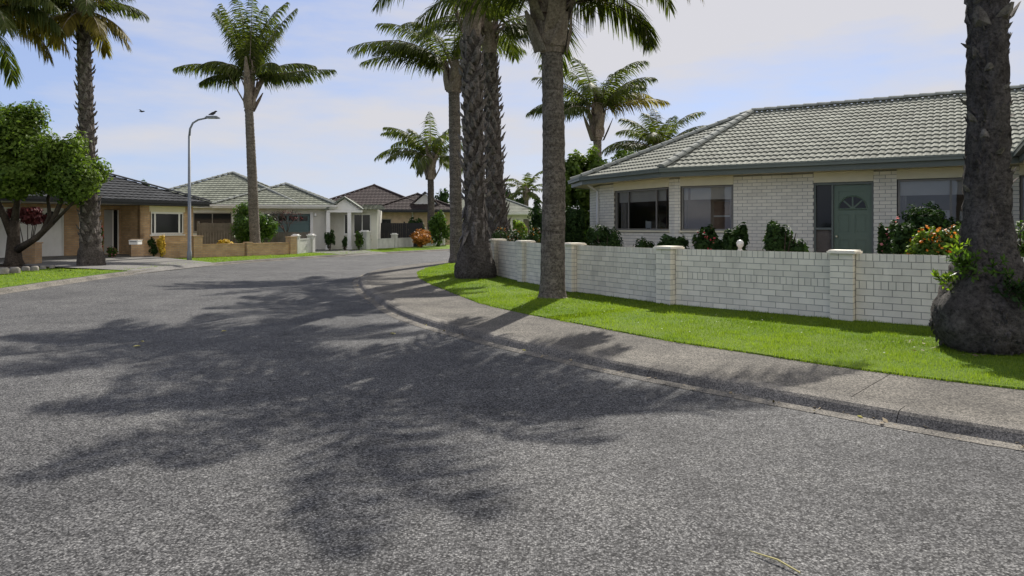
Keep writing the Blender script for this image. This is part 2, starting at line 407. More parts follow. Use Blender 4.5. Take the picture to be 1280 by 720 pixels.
GaO = Ga+(Ga-Gn)/np.linalg.norm(Ga-Gn, axis=1)[:, None]*.045*(1+.8*np.sin(np.arange(len(Ga))*.9)*np.sin(np.arange(len(Ga))*.37))[:, None]
tag(blades('grass', GaO, Gn, lambda y: np.where(y < 9, 3600, np.where(y < 14, 2200, 900)), .018, .05, .0065, 4.5, 32, lambda v: .135+.025*v, 3), 'short bright green mown grass on the verge below the white brick wall', 'grass')
La = resample(offset(KL, .24), 500)
tag(blades('grass', La, np.stack([La[:, 0]-5.5, La[:, 1]+1.0], 1), lambda y: np.full_like(y, 230.), .02, .06, .009, 15, 46, lambda v: .112+.004*v, 4), 'mown grass along the far kerb in front of the tan brick houses', 'grass')

dz = MB(); rr_ = np.random.default_rng(17); k_ = rr_.integers(0, len(Ga)-1, 900); sel = (Ga[k_][:, 1] > 5) & (Ga[k_][:, 1] < 16); k_ = k_[sel]; v_ = rr_.random(len(k_))[:, None]
P_ = Ga[k_]*(1-v_)+Gn[k_]*v_; keep = np.sin(P_[:, 0]*1.3+1)*np.sin(P_[:, 1]*1.7) > -.1; P_ = P_[keep]
a_ = np.arange(6)*np.pi/3; dz.quads(np.stack([np.stack([P_[:, 0]+.011*np.cos(t), P_[:, 1]+.011*np.sin(t), np.full(len(P_), .185)+.004*math.sin(3*t)], 1) for t in a_], 1), rr_.random(len(P_)))
tag(dz.build('daisies', 'petal_white'), 'tiny white daisies scattered in the verge grass', 'flowers', kind='stuff')

# ------------------------------------------------------------------ roofs
def tile_plane(mb, poly, gauge=.33, wave=.15, amp=.012, step=.03, res=6, mi=0, seed=0):
    r = random.Random(seed)
    P = [np.array(p, float) for p in poly]
    e = P[1]-P[0]; e /= np.linalg.norm(e)
    nrm = np.zeros(3)
    for i in range(1, len(P)-1): nrm += np.cross(P[i]-P[0], P[i+1]-P[0])
    nrm /= np.linalg.norm(nrm)
    if nrm[2] < 0: nrm = -nrm
    s = np.cross(nrm, e)
    if s[2] < 0: s = -s
    q = [((p-P[0])@e, (p-P[0])@s) for p in P]
    xs = np.array([a for a, b in q]); vs = np.array([b for a, b in q])
    dx = wave/res; X = np.arange(xs.min(), xs.max()+dx*.5, dx)
    lo = np.full(len(X), np.inf); hi = np.full(len(X), -np.inf)
    for (x0, v0), (x1, v1) in zip(q, q[1:]+q[:1]):
        if abs(x1-x0) < 1e-9: continue
        a = (X-x0)/(x1-x0); ok = (a >= -1e-6) & (a <= 1+1e-6); v = v0+a*(v1-v0)
        lo = np.where(ok, np.minimum(lo, v), lo); hi = np.where(ok, np.maximum(hi, v), hi)
    hgt = amp*np.sin(2*np.pi*X/wave)+amp*.35*np.sin(4*np.pi*X/wave+.8)
    J = int(math.ceil(vs.max()/gauge))
    def pt(x, v, h): return P[0]+e*x[:, None]+s*v[:, None]+nrm*h[:, None]
    tn = np.array([random.Random(seed*977+k).random() for k in range(J*400+400)])
    for j in range(J):
        a = np.maximum(lo, j*gauge); b = np.minimum(hi, (j+1)*gauge); ok = b > a
        b = np.maximum(a, b); a = np.where(np.isfinite(a), a, 0); b = np.where(np.isfinite(b), b, 0)
        k = ok[:-1] & ok[1:]
        if not k.any(): continue
        ha = hgt+step*(1-(a-j*gauge)/gauge); hb = hgt+step*(1-(b-j*gauge)/gauge)
        A = pt(X, a, ha); B = pt(X, b, hb); C = pt(X, a, hgt-.004)
        t = tn[(j*397+(X[:-1]/(wave*2)).astype(int)) % len(tn)]
        mb.quads(np.stack([A[:-1], A[1:], B[1:], B[:-1]], 1)[k], t[k], mi)
        mb.quads(np.stack([C[:-1], C[1:], A[1:], A[:-1]], 1)[k], t[k], mi)
def ridge_caps(mb, a, b, r=.12, seg=.38, mi=0):
    a = Vector(a); b = Vector(b); L = (b-a).length; n = max(1, int(L/seg)); d = (b-a)/n
    side = d.cross(Vector((0, 0, 1))).normalized(); up = side.cross(d).normalized()
    for i in range(n):
        p0 = a+d*i; p1 = a+d*(i+(1.12 if n > 1 else 1))
        ring = lambda p, rr, lift: [p+side*math.cos(t)*rr+up*(math.sin(t)*rr*.75+lift) for t in [math.pi*k/6 for k in range(7)]]
        r0 = ring(p0, r, .018); r1 = ring(p1, r*.93, .0); tt = random.random()
        if d.z < 0: r0 = ring(p0, r*.93, 0); r1 = ring(p1, r, .018)
        for k in range(6): mb.face([r0[k], r0[k+1], r1[k+1], r1[k]], mi, tt)
        mb.face(r0, mi, tt); mb.face(r1[::-1], mi, tt)
def fascia_run(mb, pts, z0, z1, t=.04, mi=0, gut=True):
    for (a, b) in zip(pts[:-1], pts[1:]):
        fr = Fr(a, (b[0]-a[0], b[1]-a[1])); L = math.dist(a, b)
        mb.box(0, L, 0.004, t, z0, z1, mi, .5, fr)
        if gut:
            mb.box(-.02, L+.02, -.1, 0, z1-.09, z1+.015, mi, .5, fr); mb.box(-.02, L+.02, -.115, -.1, z1-.02, z1+.02, mi, .5, fr)

# ------------------------------------------------------------------ walls and openings
def cut(iv, holes):
    out = [iv]
    for h in holes:
        nx = []
        for a, b in out:
            if h[1] <= a or h[0] >= b: nx.append((a, b))
            else:
                if h[0]-a > .004: nx.append((a, h[0]))
                if b-h[1] > .004: nx.append((h[1], b))
        out = nx
    return out
def slab_wall(mb, fr, L, z0, z1, ops, y0=0.0, y1=.2, mi=0, x0=0.0):
    zs = sorted({z0, z1, *[min(max(o[2], z0), z1) for o in ops], *[min(max(o[3], z0), z1) for o in ops]})
    for a, b in zip(zs[:-1], zs[1:]):
        hs = [(o[0], o[1]) for o in ops if o[2] < b-1e-6 and o[3] > a+1e-6]
        for xa, xb in cut((x0, L), hs): mb.box(xa, xb, y0, y1, a, b, mi, .5, fr)
def bricks(mb, fr, x0, x1, z0, rows, ops, y0, y1, mi=0, gap=.01, jit=.0015):
    z = z0
    for ri, (h, bl) in enumerate(rows):
        hs = [(o[0], o[1]) for o in ops if o[2] < z+h-.01 and o[3] > z+.01]
        x = x0-(bl/2 if ri % 2 else 0)
        while x < x1:
            for xa, xb in cut((max(x+gap/2, x0), min(x+bl-gap/2, x1)), hs):
                if xb-xa > .015:
                    j = random.uniform(-jit, jit); mb.box(xa, xb, y0+j, y1, z+gap/2, z+h-gap/2, mi, random.random(), fr)
            x += bl
        z += h
    return z

def window(parent, fr, x0, x1, z0, z1, y=.06, style='big', fmat='frame_bronze', mull=(), blind=.0, curtain=0.0, sill=True, fw=.045, label=None, interior=2.4, extra=None):
    w = MB()
    w.box(x0, x0+fw, y, y+.06, z0, z1, 0, .5, fr); w.box(x1-fw, x1, y, y+.06, z0, z1, 0, .5, fr)
    w.box(x0+fw, x1-fw, y, y+.06, z0, z0+fw, 0, .5, fr); w.box(x0+fw, x1-fw, y, y+.06, z1-fw, z1, 0, .5, fr)
    for mx in mull:
        xm = x0+(x1-x0)*mx; w.box(xm-fw*.45, xm+fw*.45, y+.004, y+.056, z0+fw, z1-fw, 0, .5, fr)
    wo = w.build('window', fmat, parent)
    if label: wo['label'] = label
    g = MB(); edges = [x0+fw]+[x0+(x1-x0)*mx for mx in mull]+[x1-fw]
    g.face([fr.p(x0+fw*.5, y+.03, z0+fw*.5), fr.p(x1-fw*.5, y+.03, z0+fw*.5), fr.p(x1-fw*.5, y+.03, z1-fw*.5), fr.p(x0+fw*.5, y+.03, z1-fw*.5)])
    g.build('pane', 'window_glass' if style == 'big' else 'glass_dark', wo)
    if sill:
        s_ = MB(); s_.box(x0-.04, x1+.04, -.05, y, z0-.05, z0-.002, 0, .5, fr); s_.build('sill', 'board_cream' if style == 'big' else fmat, wo)
    if style == 'big':
        r = MB(); a, b = x0-.5, x1+.5; ya, yb = y+.2, y+.2+interior; za, zb = z0-.9, z1+.12
        P = fr.p
        r.face([P(a, yb, za), P(b, yb, za), P(b, yb, zb), P(a, yb, zb)]); r.face([P(a, ya, za), P(a, yb, za), P(a, yb, zb), P(a, ya, zb)])
        r.face([P(b, ya, za), P(b, yb, za), P(b, yb, zb), P(b, ya, zb)]); r.face([P(a, ya, za), P(b, ya, za), P(b, yb, za), P(a, yb, za)])
        r.face([P(a, ya, zb), P(b, ya, zb), P(b, yb, zb), P(a, yb, zb)])
        r.build('interior_wall', 'room_wall', wo)
        if blind:
            b_ = MB(); b_.box(x0+.03, x1-.03, y+.1, y+.112, z1-(z1-z0)*blind, z1, 0, .5, fr); b_.build('blind', 'blind_cloth', wo)
        if curtain:
            for xa, xb in ((x0+.02, x0+.02+curtain), (x1-.02-curtain*.5, x1-.02)):
                c = MB(); k = 14
                for i in range(k):
                    u0, u1 = xa+(xb-xa)*i/k, xa+(xb-xa)*(i+1)/k; f0, f1 = .03*math.sin(i*1.9), .03*math.sin((i+1)*1.9)
                    c.face([P(u0, y+.17+f0, z0-.3), P(u1, y+.17+f1, z0-.3), P(u1, y+.17+f1, z1), P(u0, y+.17+f0, z1)])
                c.build('curtain', 'curtain_cloth', wo)
        if extra: extra(wo, fr, y)
    return wo

# ------------------------------------------------------------------ main house
HO = (8.08, 16.5); HU = (.845, -.534)
H = Fr(HO, HU)
house = thing('house', (HO[0], HO[1], .34), 'white painted brick bungalow with sage tiled hip roof and green front door', 'house', None, math.atan2(HU[1], HU[0]))
FOOT = [(-8.3, 8.8), (-8.3, 2.91), (-7.37, 1.73), (-4.36, 0), (14, 0), (14, 8.8)]
def offpoly(P, d):
    n = len(P); out = []
    for i in range(n):
        a, b, c = P[i-1], P[i], P[(i+1) % n]
        e1 = Vector((b[0]-a[0], b[1]-a[1])).normalized(); e2 = Vector((c[0]-b[0], c[1]-b[1])).normalized()
        n1 = Vector((e1.y, -e1.x)); n2 = Vector((e2.y, -e2.x)); k = 1+n1.dot(n2)
        out.append((b[0]+(n1.x+n2.x)/k*d, b[1]+(n1.y+n2.y)/k*d))
    return out
EV = offpoly(FOOT, .6)
ZE, ZS, ZR = 3.12, 2.92, 5.2
h3 = lambda p, z: H.p(p[0], p[1], z)
R1, R2 = (-3.35, 4.4), (9.2, 4.4)
rf = MB(); rc = MB()
tile_plane(rf, [h3(EV[3], ZE), h3(EV[4], ZE), h3(R2, ZR), h3(R1, ZR)], res=8, seed=1)
tile_plane(rf, [h3(EV[2], ZE), h3(EV[3], ZE), h3(R1, ZR)], res=8, seed=2)
tile_plane(rf, [h3(EV[1], ZE), h3(EV[2], ZE), h3(R1, ZR)], res=6, seed=3)
tile_plane(rf, [h3(EV[0], ZE), h3(EV[1], ZE), h3(R1, ZR)], res=4, seed=4)
tile_plane(rf, [h3(EV[5], ZE), h3(EV[0], ZE), h3(R1, ZR), h3(R2, ZR)], res=4, seed=5)
tile_plane(rf, [h3(EV[4], ZE), h3(EV[5], ZE), h3(R2, ZR)], res=4, seed=6)
WA = 3.15
tile_plane(rf, [h3((WA, -.6), ZE), h3((WA, -5), ZE), h3((WA+4, -5), ZE+4*.416), h3((WA+4, 3.4), ZE+4*.416)], res=8, seed=7)
tile_plane(rf, [h3((WA+8, -5), ZE), h3((WA+8, -.6), ZE), h3((WA+4, 3.4), ZE+4*.416), h3((WA+4, -5), ZE+4*.416)], res=4, seed=8)
roof = rf.build('roof', 'tile_sage', house)
for i in range(1, 4): ridge_caps(rc, h3(EV[i], ZE+.03), h3(R1, ZR+.03), .125)
ridge_caps(rc, h3(EV[0], ZE+.03), h3(R1, ZR+.03)); ridge_caps(rc, h3(R1, ZR+.03), h3(R2, ZR+.03), .13)
ridge_caps(rc, h3(EV[4], ZE+.03), h3(R2, ZR+.03)); ridge_caps(rc, h3(EV[5], ZE+.03), h3(R2, ZR+.03))
ridge_caps(rc, h3((WA+4, -5), ZE+4*.416+.03), h3((WA+4, 3.4), ZE+4*.416+.03))
rc.build('ridge_cap', 'cap_sage', roof)
fa = MB()
EVh = [H.p(p[0], p[1], 0)[:2] for p in EV]
fascia_run(fa, EVh[:4]+[H.p(WA, -.6, 0)[:2], H.p(WA, -5, 0)[:2]], ZS-.02, ZE)
fascia_run(fa, [EVh[4], EVh[5], EVh[0]], ZS-.02, ZE)
fa.build('fascia', 'fascia_green', house)
so = MB(); so.face([h3(p, ZS) for p in EV]); so.face([h3(p, ZS-.003) for p in [(WA+.02, -.6), (WA+.02, -5), (WA+8, -5), (WA+8, -.6)]]); so.build('soffit', 'board_cream', house)

BRH = .086
def brickwall(a, b, ops, board=True):
    fr, L = H.sub(a, b); z0 = .3; w = MB()
    slab_wall(w, fr, L, z0, ZS-.004, ops, .012, .2, 0)
    allops = list(ops)
    bricks(w, fr, 0, L, z0, [(BRH, .24)]*int((ZS-z0)/BRH), [(o[0], o[1], o[2], 9 if o[4] else o[3]) for o in ops], 0, .05, 1)
    w.build('wall', ['mortar_cream', 'brick_cream'], house)
    for o in ops:
        bd = MB(); bd.box(o[0], o[1], -.012, .011, o[3]+.002, ZS-.004, 0, .5, fr); bd.build('frieze_board', 'board_cream', house)
    return fr, L
ft, _ = brickwall(FOOT[2], FOOT[3], [(.72, 3.25, 1.47, 2.68, True)])
ff, _ = brickwall(FOOT[3], FOOT[4], [(4.36+a, 4.36+b, z0, z1, True) for a, b, z0, z1 in ((-4.2, -2.79, 1.47, 2.68), (-.864, .437, .42, 2.66), (.913, 2.62, 1.15, 2.68), (3.2, 3.62, 1.15, 2.68))])
brickwall(FOOT[1], FOOT[2], []); brickwall(FOOT[0], FOOT[1], [])
bw = MB()
for a, b in ((FOOT[4], FOOT[5]), (FOOT[5], FOOT[0]), ((3.75, 0), (3.75, -4.4)), ((3.75, -4.4), (10.55, -4.4)), ((10.55, -4.4), (10.55, 0))):
    fr, L = H.sub(a, b); bw.box(0, L, 0, .2, .3, ZS, 0, .5, fr)
bw.build('rear_wall', 'brick_cream', house)

def dining(wo, fr, y):
    f = MB(); f.box(1.05, 1.5, 1.5, 1.95, .5, 2.25, 0, .5, fr); f.build('cupboard', 'metal_dark', wo)
    c = MB(); c.box(1.5, 1.53, .6, .63, 1.0, 1.78, 0, .5, fr); c.box(1.72, 1.75, .6, .63, 1.0, 1.75, 0, .5, fr); c.box(1.53, 1.72, .6, .63, 1.55, 1.75, 0, .5, fr); c.build('chair_back', 'white_china', wo)
window(house, ft, .76, 3.23, 1.49, 2.67, mull=(.24, .76), blind=.3, curtain=.25, extra=dining)
def buffet(wo, fr, y):
    b = MB(); b.box(.6, 1.3, .9, 1.3, .6, 2.28, 0, .5, fr); b.box(.62, 1.28, .88, .9, 1.86, 1.9, 1, .5, fr); b.build('cabinet', ['furniture_wood', 'white_china'], wo)
window(house, ff, 4.36-4.18, 4.36-2.81, 1.49, 2.67, blind=.3, curtain=.22, extra=buffet, label='single fixed window beside the corner pier')
def lamp_room(wo, fr, y):
    b = MB(); x = 5.7
    b.box(x, x+.34, .8, .95, 1.95, 2.05, 0, .5, fr); b.box(x+.2, x+.3, .8, .9, 2.05, 2.2, 0, .5, fr); b.box(x+.3, x+.62, 1.0, 1.2, 1.78, 1.98, 0, .5, fr); b.box(x+.1, x+.6, .8, 1.0, 1.68, 1.72, 0, .5, fr)
    b.box(x+.8, x+.86, .8, .86, 1.72, 1.95, 0, .5, fr); b.build('ornament', 'white_china', wo)
window(house, ff, 4.36+.93, 4.36+2.6, 1.17, 2.67, mull=(.62,), blind=.24, curtain=.15, extra=lamp_room, label='wide window partly covered by the dark shrub')
window(house, ff, 4.36+3.22, 4.36+3.6, 1.17, 2.67, blind=.2)

# door bay
def door_bay():
    fr = ff; X = lambda a: a+4.36; y = .1
    f = MB()
    f.box(X(-.862), X(-.82), y-.06, y+.1, .42, 2.655, 0, .5, fr); f.box(X(.395), X(.435), y-.06, y+.1, .42, 2.655, 0, .5, fr)
    f.box(X(-.82), X(.395), y-.06, y+.1, 2.6, 2.655, 0, .5, fr); f.box(X(-.47), X(-.43), y-.055, y+.1, .42, 2.6, 0, .5, fr); f.box(X(-.82), X(-.47), y-.055, y+.1, 1.52, 1.57, 0, .5, fr)
    fo = f.build('door_frame', 'fascia_green', house)
    p = MB(); p.box(X(-.82), X(-.47), y+.01, y+.05, .42, 1.52, 0, .5, fr); p.build('side_panel', 'timber_grey', fo)
    s = MB(); s.face([fr.p(X(-.82), y+.03, 1.57), fr.p(X(-.47), y+.03, 1.57), fr.p(X(-.47), y+.03, 2.6), fr.p(X(-.82), y+.03, 2.6)]); s.build('side_pane', 'glass_dark', fo)
    d = MB(); a, b, z0, z1 = X(-.43), X(.395), .46, 2.6; w = b-a
    d.box(a+.004, b-.004, y+.03, y+.07, z0, z1-.004, 0, .5, fr)
    st = .11
    # raised stiles and rails round two pairs of panels
    d.box(a+.004, a+st, y+.012, y+.03, z0, z1-.004, 0, .5, fr); d.box(b-st, b-.004, y+.012, y+.03, z0, z1-.004, 0, .5, fr)
    for za, zb in ((z0, z0+.18), (z0+.82, z0+.98), (z0+1.42, z1-.004)):
        if za > z0+1.4:
            d.box(a+st, b-st, y+.012, y+.03, za, za+.1, 0, .5, fr); d.box(a+st, b-st, y+.012, y+.03, z1-.16, z1-.004, 0, .5, fr)
        else: d.box(a+st, b-st, y+.012, y+.03, za, zb, 0, .5, fr)
    m_ = (a+b)/2; d.box(m_-.05, m_+.05, y+.013, y+.03, z0+.18, z0+1.42, 0, .5, fr)
    for xa, xb in ((a+st+.04, m_-.09), (m_+.09, b-st-.04)):
        d.box(xa, xb, y+.016, y+.03, z0+.22, z0+.78, 0, .5, fr); d.box(xa, xb, y+.016, y+.03, z0+1.02, z0+1.38, 0, .5, fr)
    do = d.build('door', 'door_green', house)
    gl = MB(); cx, cz, r = m_, z0+1.56, .285; k = 4
    for i in range(k):
        t0, t1 = math.pi*i/k+.06, math.pi*(i+1)/k-.06; pts = [fr.p(cx+.05*math.cos((t0+t1)/2), y+.022, cz+.05*math.sin((t0+t1)/2))]
        pts += [fr.p(cx+r*math.cos(t0+(t1-t0)*q/6), y+.022, cz+r*math.sin(t0+(t1-t0)*q/6)) for q in range(7)]
        gl.face(pts)
    gl.build('fanlight_pane', 'glass_dark', do)
    rim = MB()
    rim.tube([fr.p(cx+(r+.02)*math.cos(math.pi*q/16), y+.018, cz+(r+.02)*math.sin(math.pi*q/16)) for q in range(17)], .018, 6)
    rim.tube([fr.p(cx-r-.02, y+.018, cz-.012), fr.p(cx+r+.02, y+.018, cz-.012)], .016, 6); rim.build('fanlight_rim', 'door_green', do)
    kb = MB(); kb.tube([fr.p(a+.07, y+.012, z0+.9), fr.p(a+.07, y-.03, z0+.9), fr.p(a+.07, y-.045, z0+.9), fr.p(a+.07, y-.075, z0+.9)], [.022, .014, .03, .02], 10); kb.build('door_knob', 'brass', do)
    st = MB(); st.box(X(-1.1), X(.7), -.9, -.02, .3, .42, 0, .5, fr); st.build('door_step', 'drive_concrete', house)
door_bay()
dpi = MB(); fr, L = H.sub(FOOT[1], FOOT[2])
dpi.tube([fr.p(L-.12, -.06, .3), fr.p(L-.12, -.06, 2.7), fr.p(L-.12, -.35, 2.9)], .04, 8); dpi.build('downpipe', 'paint_white', house)

# ------------------------------------------------------------------ near white brick fence
fence = thing('brick_fence', (WP[3][0], WP[3][1], .13), 'low white painted brick fence with capped pillars along the verge', 'fence')
rows = [(.1, .25)]*5+[(.125, .1)]+[(.1, .25)]*3+[(.115, .095)]
for a, b in zip(WP[:-1], WP[1:]):
    fr = Fr(b, (a[0]-b[0], a[1]-b[1])); L = math.dist(a, b)
    fr = Fr(a, (b[0]-a[0], b[1]-a[1]))
    p = MB(); p.box(.17, L-.17, -.044, .044, .1, 1.185, 0, .5, fr); bricks(p, fr, .17, L-.17, .15, rows, [], -.05, .05, 1, .01, .002)
    p.build('fence_panel', ['mortar_grey', 'brick_white'], fence)
for i, a in enumerate(WP):
    j = min(i, len(WP)-2); d = (WP[j+1][0]-WP[j][0], WP[j+1][1]-WP[j][1])
    if 0 < i < len(WP)-1: d = (WP[i+1][0]-WP[i-1][0], WP[i+1][1]-WP[i-1][1])
    fr = Fr(a, d); p = MB(); p.box(-.161, .161, -.161, .161, .1, 1.17, 0, .5, fr)
    z = .15
    for k in range(11):
        h = .094; o = random.random
        xs = (-.165, 0.04, .165) if k % 2 else (-.165, -.04, .165)
        for x0, x1 in zip(xs[:-1], xs[1:]):
            for s in (-1, 1):
                y0, y1 = (-.165, -.09) if s < 0 else (.09, .165)
                p.box(x0+(.005 if x0 > -.16 else 0), x1-(.005 if x1 < .16 else 0), y0, y1, z+.005, z+h-.005, 1, o(), fr)
                xx0, xx1 = (-.1651, -.155) if s < 0 else (.155, .1651)
                p.box(xx0, xx1, x0*.54+(.005), x1*.54-.005, z+.005, z+h-.005, 1, o(), fr)
        z += h
    po = p.build('pillar', ['mortar_grey', 'brick_white'], fence)
    c = MB(); c.box(-.205, .205, -.205, .205, z, z+.032, 0, .8, fr); c.box(-.185, .185, -.185, .185, z+.032, z+.05, 0, .7, fr); c.build('pillar_cap', 'brick_white', po)

# ------------------------------------------------------------------ palms
def frond(mb, base, az, e0, L, droop, nl, ll, lw, hang=.5, fwd=.55, lift=.2, mi=0, rmi=1, start=.16, tlo=.2, thi=.8, r=None, pw=.03):
    r = r or np.random.default_rng(1); K = 22
    s = np.linspace(0, 1, K); e = e0-droop*s**1.35
    a = az+.25*(r.random()-.5)*s
    st = np.stack([np.cos(e)*np.cos(a), np.cos(e)*np.sin(a), np.sin(e)], 1)*(L/(K-1))
    P = np.array(base)+np.concatenate([np.zeros((1, 3)), np.cumsum(st[:-1], 0)]); T = st/np.linalg.norm(st, axis=1)[:, None]
    mb.tube([tuple(p) for p in P[::3]], [pw*(1-.85*x) for x in s[::3]], 5, rmi, .5, False)
    u = np.linspace(start, .995, nl)+(r.random(nl)-.5)*.6/nl; u = np.clip(u, 0, 1)
    f = lambda A: np.stack([np.interp(u, s, A[:, i]) for i in range(3)], 1)
    p = f(P); t = f(T); t /= np.linalg.norm(t, axis=1)[:, None]
    S = np.cross(t, [0, 0, 1.]); S /= np.linalg.norm(S, axis=1)[:, None]+1e-9; U = np.cross(S, t)
    prof = np.sin(np.pi*np.clip(u*.84+.13, 0, 1))**.55
    for sg in (-1, 1):
        n_ = len(u); fl = .75+.5*r.random(n_); lf = lift+.35*(r.random(n_)-.5)
        d = S*sg*(.85*fl)[:, None]+t*(fwd+.5*u+.2*(r.random(n_)-.5))[:, None]+U*lf[:, None]; d[:, 2] -= hang*(.45+.5*r.random(n_))
        d /= np.linalg.norm(d, axis=1)[:, None]
        l = ll*prof*(.8+.4*r.random(n_)); hg = hang*(.6+.8*r.random(n_))
        m1 = p+d*(l*.5)[:, None]; m1[:, 2] -= l*hg*.12
        d2 = d.copy(); d2[:, 2] -= hg*1.1; d2 /= np.linalg.norm(d2, axis=1)[:, None]
        tip = m1+d2*(l*.5)[:, None]
        w = t-d*(t*d).sum(1)[:, None]; w /= np.linalg.norm(w, axis=1)[:, None]+1e-9
        w = w*(lw*(.7+.6*r.random(n_)))[:, None]*.5
        tt = np.clip(tlo+(thi-tlo)*r.random(n_), 0, 1)
        mb.quads(np.stack([p-w*.6, p+w*.6, m1+w, m1-w], 1), tt, mi); mb.quads(np.stack([m1-w, m1+w, tip+w*.12, tip-w*.12], 1), tt, mi)

def lathe(mb, prof, cx, cy, n, lean, mi=0, jit=.0, seed=0, ang_noise=0.0, ring=0.0, ztop=None):
    r = random.Random(seed); rings = []
    zt = prof[-1][0]; z0 = prof[0][0]; ph = [r.random()*6.28 for _ in range(6)]
    def rad(z):
        for (a, ra), (b, rb) in zip(prof[:-1], prof[1:]):
            if z <= b: u = (z-a)/(b-a+1e-9); u = u*u*(3-2*u); return ra+(rb-ra)*u
        return prof[-1][1]
    z = z0; step = .09 if ring else .12
    zs = []
    while z < zt: zs.append(z); z += step
    zs.append(zt)
    for i, z in enumerate(zs):
        u = (z-z0)/(zt-z0); c = (cx+lean[0]*u+lean[2]*math.sin(u*math.pi), cy+lean[1]*u); row = []
        for k in range(n):
            th = 2*math.pi*k/n
            rr = rad(z)*(1+ang_noise*(math.sin(3*th+ph[0]+z*.8)+.7*math.sin(5*th+ph[1]-z*1.7)+.5*math.sin(9*th+ph[2]+z*4.1)))+r.uniform(-jit, jit)+(ring if i % 2 else 0)
            row.append((c[0]+rr*math.cos(th), c[1]+rr*math.sin(th), z))
        rings.append(row)
    for i in range(len(rings)-1):
        for k in range(n):
            k2 = (k+1) % n; mb.face([rings[i][k], rings[i][k2], rings[i+1][k2], rings[i+1][k]], mi, .5)
    mb.face(rings[-1], mi, .5)
    return lambda z: (cx+lean[0]*(z-z0)/(zt-z0)+lean[2]*math.sin((z-z0)/(zt-z0)*math.pi), cy+lean[1]*(z-z0)/(zt-z0)), rad

def boots(mb, cen, rad, z0, z1, per_ring, dz, ln, wd, out, tilt, seed, mi=0, sink=.03):
    r = random.Random(seed); z = z0; k = 0
    while z < z1:
        for q in range(per_ring):
            th = 2*math.pi*(q/per_ring)+k*2.4+r.uniform(-.15, .15); zz = z+r.uniform(-.3, .3)*dz
            c = cen(min(max(zz, z0), z1)); R0 = rad(zz)-sink
            o = Vector((math.cos(th), math.sin(th), 0)); sd = Vector((-math.sin(th), math.cos(th), 0)); up = Vector((0, 0, 1))
            tl = tilt+r.uniform(-.35, .35); dirv = (up*math.cos(tl)+o*math.sin(tl)).normalized()
            if tilt > 1.6: dirv = (up*math.cos(tl)+o*math.sin(tl)*.6).normalized()
            b = Vector((c[0], c[1], zz))+o*R0; l = ln*r.uniform(.7, 1.25); w = wd*r.uniform(.8, 1.2)
            nrm = dirv.cross(sd).normalized(); nrm = nrm if nrm.dot(o) > 0 else -nrm
            sk = sd*r.uniform(-.2, .2)*l
            A = [b-sd*w*.5, b+sd*w*.5, b+dirv*l*.6+sd*w*.36+sk*.6, b+dirv*l+sd*w*.1+sk, b+dirv*l-sd*w*.14+sk, b+dirv*l*.6-sd*w*.38+sk*.6]
            rg = b+dirv*l*.45+nrm*out
            for i in range(6): mb.face([A[i], A[(i+1) % 6], rg], mi, r.random())
            bk = b+dirv*l*.5-nrm*.01
            for i in range(6): mb.face([A[(i+1) % 6], A[i], bk], mi, r.random())
        z += dz; k += 1

GRP = 'palm trees along the street'
def palm(label, x, y, z0, prof, lean=(0, 0, 0), bark='bark_ring', neck=None, bootspec=(), crown=None, seed=1, n=18, jit=.008, an=.012, ring=.012, group=GRP, rough=()):
    """prof: trunk (height above z0, radius); neck: (z0, z1, r0, rmax); crown: dict"""
    t = thing('palm_tree', (x, y, z0), label, 'palm tree', group)
    tr = MB(); cen, rad = lathe(tr, [(z0+a, b) for a, b in prof], x, y, n, lean, 0, jit, seed, an, ring)
    tr.build('trunk', bark, t, True)
    if bootspec:
        b = MB()
        for sp in bootspec: boots(b, cen, rad, z0+sp[0], z0+sp[1], *sp[2:], seed=seed+3)
        b.build('leaf_base', 'boot_grey', t)
    if rough:
        b = MB()
        for sp in rough: boots(b, cen, rad, z0+sp[0], z0+sp[1], *sp[2:], seed=seed+7)
        b.build('bark_flake', bark, t)
    ztop = z0+prof[-1][0]; c = cen(ztop)
    if neck:
        nk = MB(); h, r0, r1 = neck
        lathe(nk, [(ztop-.02, r0), (ztop+h*.25, r1), (ztop+h*.6, r1*.8), (ztop+h, r1*.06)], c[0], c[1], 14, (0, 0, 0), 0, .01, seed+1, .05, 0)
        boots(nk, lambda z: c, lambda z: r1*.9, ztop+.05, ztop+h*.75, 5, h*.22, h*.75, r1*1.1, .05, .22, seed+9)
        nk.build('crownshaft', 'shaft_brown', t)
        ztop += h*.8
    if crown:
        r = np.random.default_rng(seed*31+5); cm = MB(); cr = dict(n=24, L=3.2, nl=52, ll=.7, lw=.04, emax=80, emin=-25, droop=(55, 100), hang=.55, pw=.035); cr.update(crown)
        fr_ = []
        for i in range(cr['n']):
            u = (i+.5)/cr['n']; az = i*2.39996+seed; e = cr['emax']+(cr['emin']-cr['emax'])*u**1.1
            dr = cr['droop'][0]+(cr['droop'][1]-cr['droop'][0])*r.random()
            fr_.append((az, R(e+r.normal()*6), cr['L']*(.85+.25*r.random()), R(dr), 0))
        for f in cr.get('extra', ()): fr_.append((R(f[0]), R(f[1]), f[2], R(f[3]), f[4] if len(f) > 4 else 0))
        for az, e, L, dr, ye in fr_:
            b = (c[0]+.1*math.cos(az), c[1]+.1*math.sin(az), ztop-.1+.15*math.sin(e))
            hi = .85 if e > .5 else .65
            frond(cm, b, az, e, L, dr, cr['nl'], cr['ll'], cr['lw'], cr['hang'], r=r, tlo=.05, thi=hi, pw=cr['pw'], mi=2 if ye else 0)
        cm.build('crown', ['frond_green', 'shaft_brown', 'frond_yellow'], t)
    return t

def zat(py, d): return EYE+(HOR-py)/FPX*d
